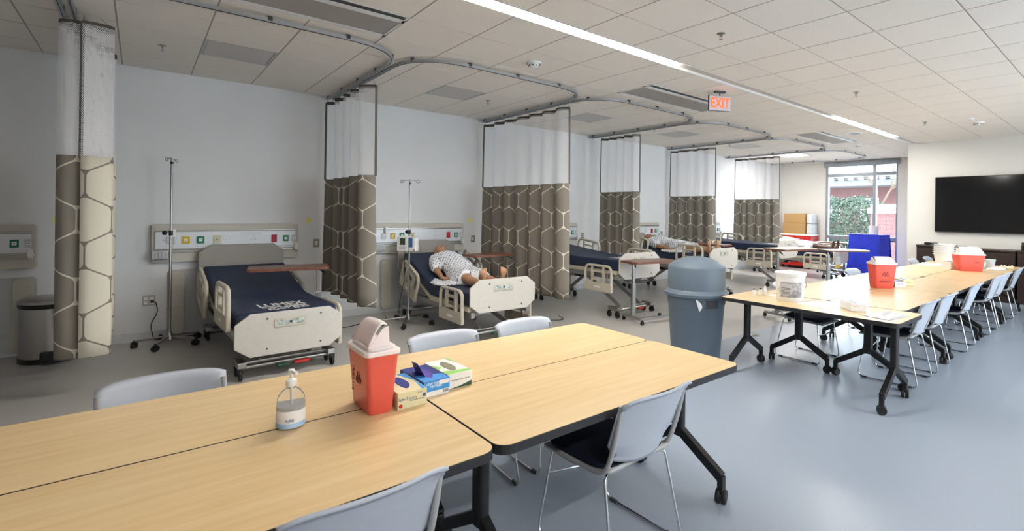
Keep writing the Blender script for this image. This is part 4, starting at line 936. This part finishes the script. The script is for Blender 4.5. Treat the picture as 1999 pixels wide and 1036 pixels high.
g3 = glove_box('white and green vinyl glove box at the end of the carton row', -2.19, 1.124, TZ, R_(1), CWHITE, CWHITE, [('Vinyl Examination Gloves', .0095, .0, .038), ('100 gloves', .007, .03, .010)], LINE, mat('pale_glove_opening', (.25, .23, .17), .8, var=.2), (CGREEN, [[(.06, -.0615), (.1185, -.0615), (.1185, .0615), (.09, .0615)], [(-.1185, .045), (-.02, .0615), (-.1185, .0615)], [(-.05, -.0615), (.03, -.0615), (.0, -.03)]]))
part('printed_band', DGREEN, g3, lambda b: b.add([(.1208, -.06, .001), (.1208, .06, .001), (.1208, .06, .022), (.1208, .0, .008)], [(0, 1, 2, 3)]), solid=.0005)

# ---------------------------------------------------------------- things on the long row
t = thing('bucket', 'white plastic bucket with a grey printed label and lid', 'bucket', (-2.25, 4.74, TZ), R_(-40))
part('pail', PLAW, t, lambda b: b.lathe([(.115, 0), (.118, .004), (.132, .225), (.132, .235), (.138, .238), (.138, .25), (.132, .252)], 36), smooth=40)
ld = part('lid', PLAW, t, lambda b: b.lathe([(.141, .245), (.143, .25), (.143, .268), (.136, .272), (.12, .268), (.001, .268)], 36), smooth=40); part('knob', PLAW, ld, lambda b: b.lathe([(.02, .268), (.022, .285), (.015, .29), (.001, .29)], 16), smooth=40)
lb = part('label', mat('grey_label_print', (.40, .39, .40), .6, var=.55, scale=22), t, lambda b: b.grid(lambda u, v: ((.1205+.0098*v)*math.cos(-1.15+1.65*u), (.1205+.0098*v)*math.sin(-1.15+1.65*u), .04+.145*v), 16, 1), smooth=60)
part('label_disc', GREYP, lb, lambda b: b.grid(lambda u, v: (.131*math.cos(-.75+.55*math.cos(2*PI*u)*v), .131*math.sin(-.75+.55*math.cos(2*PI*u)*v), .115+.06*math.sin(2*PI*u)*v), 20, 3), smooth=60)
for i in range(5): part('label_line', LINE, lb, lambda b: b.grid(lambda u, v: (.1318*math.cos(-1.05+.62*u), .1318*math.sin(-1.05+.62*u), .075+i*.013+.004*v), 6, 1))
part('bail_handle', STEEL, t, lambda b: b.tube([(.143*math.cos(a)*1.0, .143*math.sin(a), .20-.10*math.sin((a-.6)*.98)) for a in [.6+k*3.2/16 for k in range(17)]], .003, 5), smooth=60)
for x, y, hh, cap, l in ((-2.60, 4.70, .07, BLACK, 'small white bottle with black cap, shortest of the three'), (-2.56, 4.755, .075, BLACK, 'small white bottle with black cap, in the middle of the three'), (-2.535, 4.80, .095, PLAW, 'small all-white bottle, tallest of the three beside the bucket')):
    t = thing('small_bottle', l, 'bottle', (x, y, TZ), 0, 'small bottles by the bucket')
    part('flask', PLAW, t, lambda b: b.lathe([(.017, 0), (.018, .003), (.018, hh*.7), (.010, hh*.82), (.010, hh*.85)], 18), smooth=40); part('cap', cap, t, lambda b: b.lathe([(.011, hh*.84), (.011, hh), (.001, hh)], 14), smooth=40)
def sheet(name, label, cat, corners, z, m, amp=.004, group=None, nu=14, nv=10, seed=1, th=.001):
    r = np.random.default_rng(seed); ph = r.uniform(0, 6, 6); c = [Vector((*p, 0)) for p in corners]
    def f(u, v):
        p = c[0]*(1-u)*(1-v)+c[1]*u*(1-v)+c[2]*u*v+c[3]*(1-u)*v
        h_ = amp*(1+.5*math.sin(9*u+ph[0])*math.sin(7*v+ph[1])+.35*math.sin(17*u+11*v+ph[2])+.15*math.sin(31*u-23*v+ph[3]))
        return (p.x, p.y, z+th+h_*min(1, 6*min(u, 1-u, v, 1-v)+.12))
    o = part(name, m, None, lambda b: b.grid(f, nu, nv), smooth=60, solid=th); return tag(o, label, cat, group)
sheet('paper_sheet', 'white papers lying on the crosswise table in front of the bucket', 'paper', [(-2.16, 4.62), (-1.86, 4.52), (-1.74, 4.80), (-2.08, 4.92)], TZ, PAPER, .0012)
sheet('paper_pad', 'small gauze pad beside the little bottles', 'gauze pad', [(-2.50, 4.80), (-2.42, 4.82), (-2.44, 4.90), (-2.53, 4.88)], TZ, PAPER, .006, seed=3)
sheet('plastic_bag', 'flat clear plastic bag at the corner of the crosswise table', 'plastic bag', [(-1.56, 4.50), (-1.32, 4.44), (-1.27, 4.78), (-1.46, 4.92)], TZ, FROST, .008, seed=5, nu=24, nv=18)
tag(part('tubing', FROST, None, lambda b: b.tube(fillet([(-1.98, 4.86, TZ+.006), (-1.88, 4.98, TZ+.006), (-1.78, 4.92, TZ+.006), (-1.72, 5.0, TZ+.03), (-1.66, 4.97, TZ+.006), (-1.60, 4.9, TZ+.006)], .04), .003, 6), smooth=60), 'thin clear tubing curled behind the pink glove box', 'tubing')
glove_box('pink and white glove box on the crosswise table', -1.69, 4.74, TZ+.002, R_(-50), CWHITE, CWHITE, [('gloves', .012, -.02, .045)], RED, BLACK, (mat('carton_pink', (.62, .28, .30), .5, var=.05), [[(-.118, -.0615), (.118, -.0615), (.118, -.04), (-.118, -.05)]]), Hh=.062)
t, bd = sharps('tall red sharps container midway along the long table row', -2.0, 6.45, TZ, R_(48), .20, .14, .25, .175, .27, .05)
biohazard(bd, frame((.0, -.082, .17), (1, 0, 0), (0, .08, 1)), .05); text('BIOHAZARD', .022, bz, bd, frame((.0, -.0765, .08), (1, 0, 0), (0, .08, 1)), 'printed_word', ext=.001)
glove_box('dark blue glove box behind the midway sharps container', -1.95, 6.72, TZ, R_(-42), CBLUE, CWHITE, [('GLOVES', .018, 0, .04)], CBLUE, LBLUE, None, L=.22)
glove_box('cream glove box further behind the midway sharps container', -1.94, 6.98, TZ, R_(-42), CCREAM, CCREAM, [('GLOVES', .016, 0, .04)], LINE, LBLUE, None, L=.22)
t, bd = sharps('wide red sharps container near the far end of the long row', -1.82, 9.70, TZ, R_(40), .31, .18, .37, .21, .245, .09)
biohazard(bd, frame((.07, -.098, .16), (1, 0, 0), (0, .06, 1)), .05)
t = thing('basin_stack', 'stack of white plastic basins on the far end of the long row', 'basin stack', (-2.42, 11.02, TZ), R_(40))
for i in range(6): part('basin', PLAW, t, lambda b: b.lathe([(.12, i*.035), (.15, i*.035+.15), (.17, i*.035+.155), (.17, i*.035+.162), (.148, i*.035+.16), (.118, i*.035+.006)], 28), smooth=40)
sheet('drape_pack', 'folded white pack lying near the far basins', 'pack', [(-2.58, 9.95), (-2.25, 10.05), (-2.28, 10.45), (-2.60, 10.35)], TZ, PAPER, .025, seed=7)
sheet('gauze_pack', 'crumpled white gauze pack right of the far sharps container', 'pack', [(-1.68, 10.15), (-1.45, 10.2), (-1.47, 10.45), (-1.66, 10.45)], TZ, PAPER, .03, seed=9)
sheet('wrapper', 'crumpled cream wrapper by the clear cups', 'wrapper', [(-1.6, 10.62), (-1.42, 10.6), (-1.42, 10.85), (-1.62, 10.85)], TZ, CCREAM, .03, seed=11)
sheet('paper_towel', 'white paper lying behind the far sharps container', 'paper', [(-2.10, 10.3), (-1.9, 10.3), (-1.88, 10.6), (-2.08, 10.62)], TZ, PAPER, .02, seed=12)
for x, y, hh, l in ((-1.78, 10.3, .09, 'clear plastic tub, lower one of the pair on the far table'), (-1.70, 10.56, .13, 'clear plastic tub with lid, taller one on the far table')):
    t = thing('plastic_tub', l, 'tub', (x, y, TZ), 0); part('cup', FROST, t, lambda b: b.lathe([(.06, 0), (.062, .004), (.075, hh), (.07, hh), (.058, .006)], 24), smooth=40); part('lid', mat('pale_teal_lid', (.55, .70, .70), .4, var=.03), t, lambda b: b.lathe([(.079, hh-.004), (.079, hh+.01), (.001, hh+.011)], 24), smooth=40)
glove_box('blue and white wipes carton left of the far sharps container', -2.08, 9.86, TZ, R_(-40), CWHITE, CWHITE, [('WIPES', .02, 0, .05)], BLUEP, CBLUE, (CBLUE, [[(-.08, -.06), (.08, -.06), (.08, 0), (-.08, .02)]]), L=.2, Hh=.11)

# ---------------------------------------------------------------- grey waste bin with dome lid
t = thing('waste_bin', 'large slate grey round waste bin with domed lid', 'waste bin', (-3.15, 4.50, 0))
part('drum', BINM, t, lambda b: b.lathe([(.24, 0), (.25, .01), (.292, .60), (.30, .61), (.306, .70), (.30, .70)], 48), smooth=35)
part('rim', BINM, t, lambda b: b.lathe([(.306, .685), (.332, .695), (.335, .725), (.318, .735), (.305, .735)], 48), smooth=40)
dm = part('dome_lid', BINM, t, lambda b: b.lathe([(.322, .73), (.315, .745), (.300, .76), (.298, .98), (.29, 1.0), (.25, 1.03), (.16, 1.072), (.08, 1.09), (.001, 1.095)], 48), smooth=40)
hd = part('handle_recess', DARKG, t, lambda b: b.grid(lambda u, v: (.3065*math.cos(-.62+.42*u), .3065*math.sin(-.62+.42*u), .585+.095*v), 8, 1), smooth=60)
part('handle_lip', BINM, t, lambda b: b.tube([(.309*math.cos(-.64+.46*k/8), .309*math.sin(-.64+.46*k/8), .682) for k in range(9)]+[(.309*math.cos(-.18), .309*math.sin(-.18), .58)]+[(.309*math.cos(-.18-.46*k/8), .309*math.sin(-.18-.46*k/8), .58) for k in range(9)], .009, 6), smooth=60)
part('liner_flap', PLAW, t, lambda b: b.grid(lambda u, v: ((.318+.01*math.sin(PI*v))*math.cos(-.98+.14*u*math.sin(PI*v)+.12*v), (.318+.01*math.sin(PI*v))*math.sin(-.98+.14*u*math.sin(PI*v)+.12*v), .69-.13*v), 6, 10), smooth=60, solid=.004)

# ---------------------------------------------------------------- screen wall
t = thing('wall_screen_display', 'large black flat screen mounted on the far wall', 'screen', (-1.90, YT, 1.815))
part('bezel', BLACK, t, lambda b: b.box((0, -.055, 0), (1.98, .05, 1.12)), bevel=.006); part('glass', SCREEN, t, lambda b: b.box((0, -.0815, .005), (1.95, .003, 1.085))); part('bracket', DARKG, t, lambda b: b.box((0, -.016, 0), (.9, .03, .5)))
def cabinet(label, x0, x1, hh):
    w_ = x1-x0; t = thing('cabinet', label, 'cabinet', ((x0+x1)/2, YT-.265, 0), 0, 'dark cabinets under the screen')
    part('carcass', DARKW, t, lambda b: b.box((0, .02, hh/2-.01), (w_-.01, .48, hh-.05))); part('top', DARKW, t, lambda b: b.box((0, 0, hh-.015), (w_, .52, .03)), bevel=.003); part('plinth', BLACK, t, lambda b: b.box((0, .03, .03), (w_-.04, .44, .06)))
    zs = [(.09, hh*.5), (hh*.5+.008, hh-.045)]
    for zl, zh in zs:
        d = part('drawer', DARKW, t, lambda b: b.box((0, -.228, (zl+zh)/2), (w_-.03, .018, zh-zl)), bevel=.002); part('handle', CHROME, d, lambda b: (b.tube(fillet([(-.07, -.237, (zl+zh)/2+.03), (-.06, -.262, (zl+zh)/2+.03), (.06, -.262, (zl+zh)/2+.03), (.07, -.237, (zl+zh)/2+.03)], .015), .005, 6)), smooth=60)
cabinet('dark wood cabinet at the corner, basins in front of it', -3.10, -2.36, .99); cabinet('dark wood drawer cabinet below the middle of the screen', -2.34, -1.57, .96); cabinet('dark wood cabinet with the telephone on top', -1.55, -.75, .97); cabinet('dark wood cabinet furthest from the window', -.73, .06, .97)
for x, l in ((-2.94, 'small dark dish on the corner cabinet, closer to the window'), (-2.82, 'dark rounded dish on the corner cabinet, closer to the basins')):
    tag(part('dish', BLACK, None, lambda b: b.lathe([(.03, .99), (.055, 1.0), (.06, 1.03), (.05, 1.04), (.02, 1.03), (.001, 1.02)], 20, (x, YT-.35, .0)), smooth=50), l, 'dish')
t = thing('telephone', 'black desk telephone with a lit screen on a dark cabinet', 'telephone', (-1.42, YT-.36, .97), R_(10))
part('base', BLACK, t, lambda b: b.prism([(-.1, 0), (.1, 0), (.1, .035), (-.06, .10), (-.1, .10)], -.09, .09, lambda y, z, x: (x, -y, z)), bevel=.006); part('handset', BLACK, t, lambda b: b.tube(fillet([(-.065, -.07, .055), (-.065, -.05, .085), (-.065, .06, .13), (-.065, .09, .12)], .03), .02, 8), smooth=60); part('display', mat('phone_screen', (.25, .45, .5), .2, var=.1), t, lambda b: b.box((.03, .055, .098), (.09, .05, .004), Matrix.Rotation(R_(22), 3, 'X')))

# ---------------------------------------------------------------- by the window
t = thing('covered_cart', 'cart covered by a royal blue drape in front of the window', 'covered cart', (-4.70, 14.22, 0), R_(-12))
def drape(b):
    r = np.random.default_rng(4)
    def f(u, v):
        q = rrect(.78, .52, .05, 6); n = len(q); i = u*n; k = int(i) % n; g = i-int(i); x = q[k][0]*(1-g)+q[(k+1) % n][0]*g; y = q[k][1]*(1-g)+q[(k+1) % n][1]*g
        s = 1+.10*(1-v)+.035*(1-v)*math.sin(u*44)+.02*math.sin(u*21+3*v); return (x*s, y*s, .06+1.03*v-.04*(1-v)*math.sin(u*15))
    b.grid(f, 112, 12); b.prism(rrect(.79, .53, .05, 6), 1.075, 1.09)
part('drape', BLUEC, t, drape, smooth=60); part('cart_frame', STEEL, t, lambda b: [b.box((sx*.33, sy*.2, .55), (.03, .03, 1.0)) for sx in (-1, 1) for sy in (-1, 1)])
for sx in (-1, 1):
    for sy in (-1, 1): castor(t, sx*.33, sy*.2, .03)
t = thing('paper_roll', 'white paper roll standing on the blue covered cart', 'paper roll', (-4.60, 14.2, 1.09)); part('roll', PAPER, t, lambda b: b.lathe([(.025, 0), (.11, 0), (.11, .22), (.025, .22), (.025, .0)], 28), smooth=40); part('core', CARD, t, lambda b: b.lathe([(.02, 0), (.025, 0), (.025, .221), (.02, .221), (.02, 0)], 16))
t = thing('equipment_cart', 'glossy red wheeled chest with a white rim against the window wall', 'chest', (-6.80, 14.86, 0), 0)
part('chest', RED, t, lambda b: b.box((0, 0, .52), (.90, .52, .88)), bevel=.015); part('lid', PLAW, t, lambda b: b.box((0, 0, .985), (.92, .54, .05)), bevel=.01)
for z in (.30, .55, .80):
    d = part('drawer', RED, t, lambda b: b.box((0, -.265, z), (.82, .015, .21)), bevel=.004); part('drawer_pull', STEEL, d, lambda b: b.box((0, -.277, z+.06), (.3, .012, .02)), bevel=.003)
part('label_plate', PAPER, t, lambda b: b.box((.05, -.2745, .87), (.16, .002, .03)))
for sx in (-1, 1):
    for sy in (-1, 1): castor(t, sx*.38, sy*.2, .04)
for x, z, h_, w_, l in ((-6.86, 1.01, .32, .66, 'brown cardboard box resting on the red chest'), (-6.85, 1.334, .27, .64, 'brown cardboard box stacked on top of another box')):
    t = thing('cardboard_box', l, 'box', (x, 14.84, z)); part('carton', CARD, t, lambda b: b.box((0, 0, h_/2), (w_, .42, h_)), bevel=.004); part('tape', mat('packing_tape', (.50, .36, .18), .3, var=.03), t, lambda b: b.box((0, 0, h_+.0005), (w_, .05, .001)))
for z, h_, l in ((1.01, .30, 'white plastic-wrapped pack beside the lower cardboard box'), (1.31, .28, 'white plastic-wrapped pack beside the upper cardboard box')):
    t = thing('wrapped_pack', l, 'pack', (-6.42, 14.84, z)); part('pack', FROST, t, lambda b: b.box((0, 0, h_/2), (.17, .36, h_)), bevel=.03, seg=3); part('contents', PAPER, t, lambda b: b.box((0, 0, h_/2), (.15, .33, h_-.02)))
t = thing('drainage_bag', 'clear drainage bag with amber fluid hanging by the bed nearest the window', 'drainage bag', (-4.93, 12.85, .27), R_(80)); part('pouch', FROST, t, lambda b: b.prism(rrect(.2, .28, .03), -.012, .012, lambda x, y, z: (x, z, y+.15)), bevel=.008); part('fluid', YELLOWF, t, lambda b: b.prism(rrect(.18, .08, .02), -.0135, .0135, lambda x, y, z: (x, z, y+.06))); part('hanger', PLAW, t, lambda b: b.tube(fillet([(-.06, 0, .28), (-.04, 0, .33), (.04, 0, .33), (.06, 0, .28)], .02), .004, 6))
tag(part('floor_cover', STEEL, None, lambda b: b.lathe([(.085, 0), (.085, .004), (.07, .005), (.066, .0035), (.001, .0035)], 32, (-3.32, 5.98, 0)), smooth=40), 'round metal floor box cover in the blue floor by the bucket table', 'floor cover')
for pts, l in (([(-7.0, 1.85, .006), (-6.8, 2.05, .006), (-6.95, 2.3, .006), (-6.75, 2.45, .006), (-6.9, 2.6, .006), (-7.2, 2.7, .006)], 'black cable looping on the floor under the bunched curtain'), ([(-5.9, 4.3, .006), (-5.7, 4.45, .006), (-5.55, 4.42, .006), (-5.45, 4.62, .006), (-5.7, 4.72, .006)], 'black cable lying on the floor below the widest curtain')):
    tag(part('floor_cable', RUBBER, None, lambda b: b.tube(fillet(pts, .1, 6), .005, 6), smooth=60), l, 'cable')

# ---------------------------------------------------------------- outside the window
EXB = brick_mat('red_brick', (.125, .038, .036), (.10, .032, .032), (.17, .15, .15), 5)
struct(part('ground', mat('pale_paving', (.45, .44, .42), .9, var=.08, scale=2), None, lambda b: b.box((-10, 45, -.17), (120, 59, .1))))
t = thing('brick_building', 'red brick building with a white cornice seen through the window', 'building', (-18, 52, 0))
part('wall', EXB, t, lambda b: b.box((0, 3, 2.1), (30, 6, 4.4))); part('cornice', mat('weathered_stone', (.16, .165, .175), .8, var=.1, scale=2), t, lambda b: (b.box((0, -.1, 4.55), (30.6, 6.6, .5)), b.box((0, -.5, 5.15), (31.4, 7.6, .28)), b.box((0, 0, 4.95), (30.9, 6.9, .2)))); part('roof', mat('grey_roof', (.45, .47, .5), .8, var=.05), t, lambda b: b.add([(-15.6, -4, 5.29), (15.6, -4, 5.29), (13, 2.5, 6.2), (-13, 2.5, 6.2)], [(0, 1, 2, 3)]))
for i in range(36): part('dentil', PALE, t, lambda b: b.box((-14.7+i*.84, -3.55, 4.92), (.4, .3, .22)))
for x in (-6, -2.6, .8, 4.2, 7.6):
    f = part('window', WHITE, t, lambda b: b.box((x, -.02, 2.2), (1.5, .12, 2.2))); part('pane', mat('dark_far_glass', (.06, .08, .09), .1, var=0) if 'dark_far_glass' not in bpy.data.materials else bpy.data.materials['dark_far_glass'], f, lambda b: [b.box((x+sx*.34, -.09, 2.2+sz*.52), (.58, .02, .92)) for sx in (-1, 1) for sz in (-1, 1)])
t = thing('brick_pier', 'brick gate pier with a white stone cap outside the window', 'pier', (-6.75, 22.5, -.12)); part('shaft', brick_mat('pier_brick', (.13, .042, .04), (.10, .035, .034), (.17, .15, .15), 5), t, lambda b: b.box((0, 0, .9), (1.0, 1.0, 1.8))); part('cap', PALE, t, lambda b: (b.box((0, 0, 1.9), (1.16, 1.16, .2)), b.box((0, 0, 2.08), (1.0, 1.0, .16))), bevel=.02)
LEAF = mat('grey_green_leaf', (.03, .055, .035), .6, var=.5, scale=9); BARK = mat('bark', (.10, .07, .05), .9, var=.2)
def shrub(label, x, y, rx, rz_, n, seed):
    r = np.random.default_rng(seed); t = thing('shrub', label, 'shrub', (x, y, -.12), 0, 'shrubs outside the window')
    vs, fs = [], []
    for i in range(n):
        d = r.normal(size=3); d /= np.linalg.norm(d); q = r.uniform(.55, 1.0)**.6*(1+.12*math.sin(5*d[0]+3*d[2]+seed)); p = d*q*np.array([rx, rx*.8, rz_/2])+[0, 0, rz_/2]; a = r.normal(size=3); a /= np.linalg.norm(a); c = np.cross(a, r.normal(size=3)); c /= np.linalg.norm(c); s = .075
        o = len(vs); vs += [tuple(p-a*s), tuple(p+c*s*.45), tuple(p+a*s), tuple(p-c*s*.45)]; fs.append((o, o+1, o+2, o+3))
    b = MB(); b.add(vs, fs); b.build('foliage', LEAF, t, recalc=False)
    part('stems', BARK, t, lambda b: [b.tube([(0, 0, 0), (math.cos(a)*rx*.4, math.sin(a)*rx*.4, rz_*.5), (math.cos(a)*rx*.6, math.sin(a)*rx*.6, rz_*.8)], [.04, .025, .01], 5) for a in (0, 1.6, 3.1, 4.7)])
shrub('tall grey green shrub behind the left pane of the window', -9.35, 25.2, 1.65, 2.7, 7000, 2); shrub('lower shrub beside the brick pier outside', -7.35, 23.9, .62, 1.7, 2200, 5)
t = thing('bare_tree', 'leafless tree with thin branches beyond the window', 'tree', (-10.5, 33, -.12))
def twigs(b):
    r = random.Random(5)
    def br(p, d, L, rad, n):
        q = p+d*L; b.tube([p, p.lerp(q, .5)+Vector((r.uniform(-.1, .1), r.uniform(-.1, .1), 0))*L*.3, q], [rad, rad*.8, rad*.6], 5)
        if n:
            for k in range(3): br(q, (d+Vector((r.uniform(-.8, .8), r.uniform(-.8, .8), r.uniform(-.1, .5)))).normalized(), L*.72, rad*.55, n-1)
    br(Vector((0, 0, 0)), Vector((0, 0, 1)), 2.0, .12, 4)
part('trunk_and_branches', BARK, t, twigs)
t = thing('railing', 'dark metal railing outside the foot of the window', 'railing', (-5.3, 16.6, -.12))
part('rail', BLACKM, t, lambda b: (b.box((0, 0, .95), (2.6, .04, .04)), b.box((0, 0, .15), (2.6, .04, .04))))
for i in range(21): part('baluster', BLACKM, t, lambda b: b.box((-1.25+i*.125, 0, .48), (.014, .014, .96)))
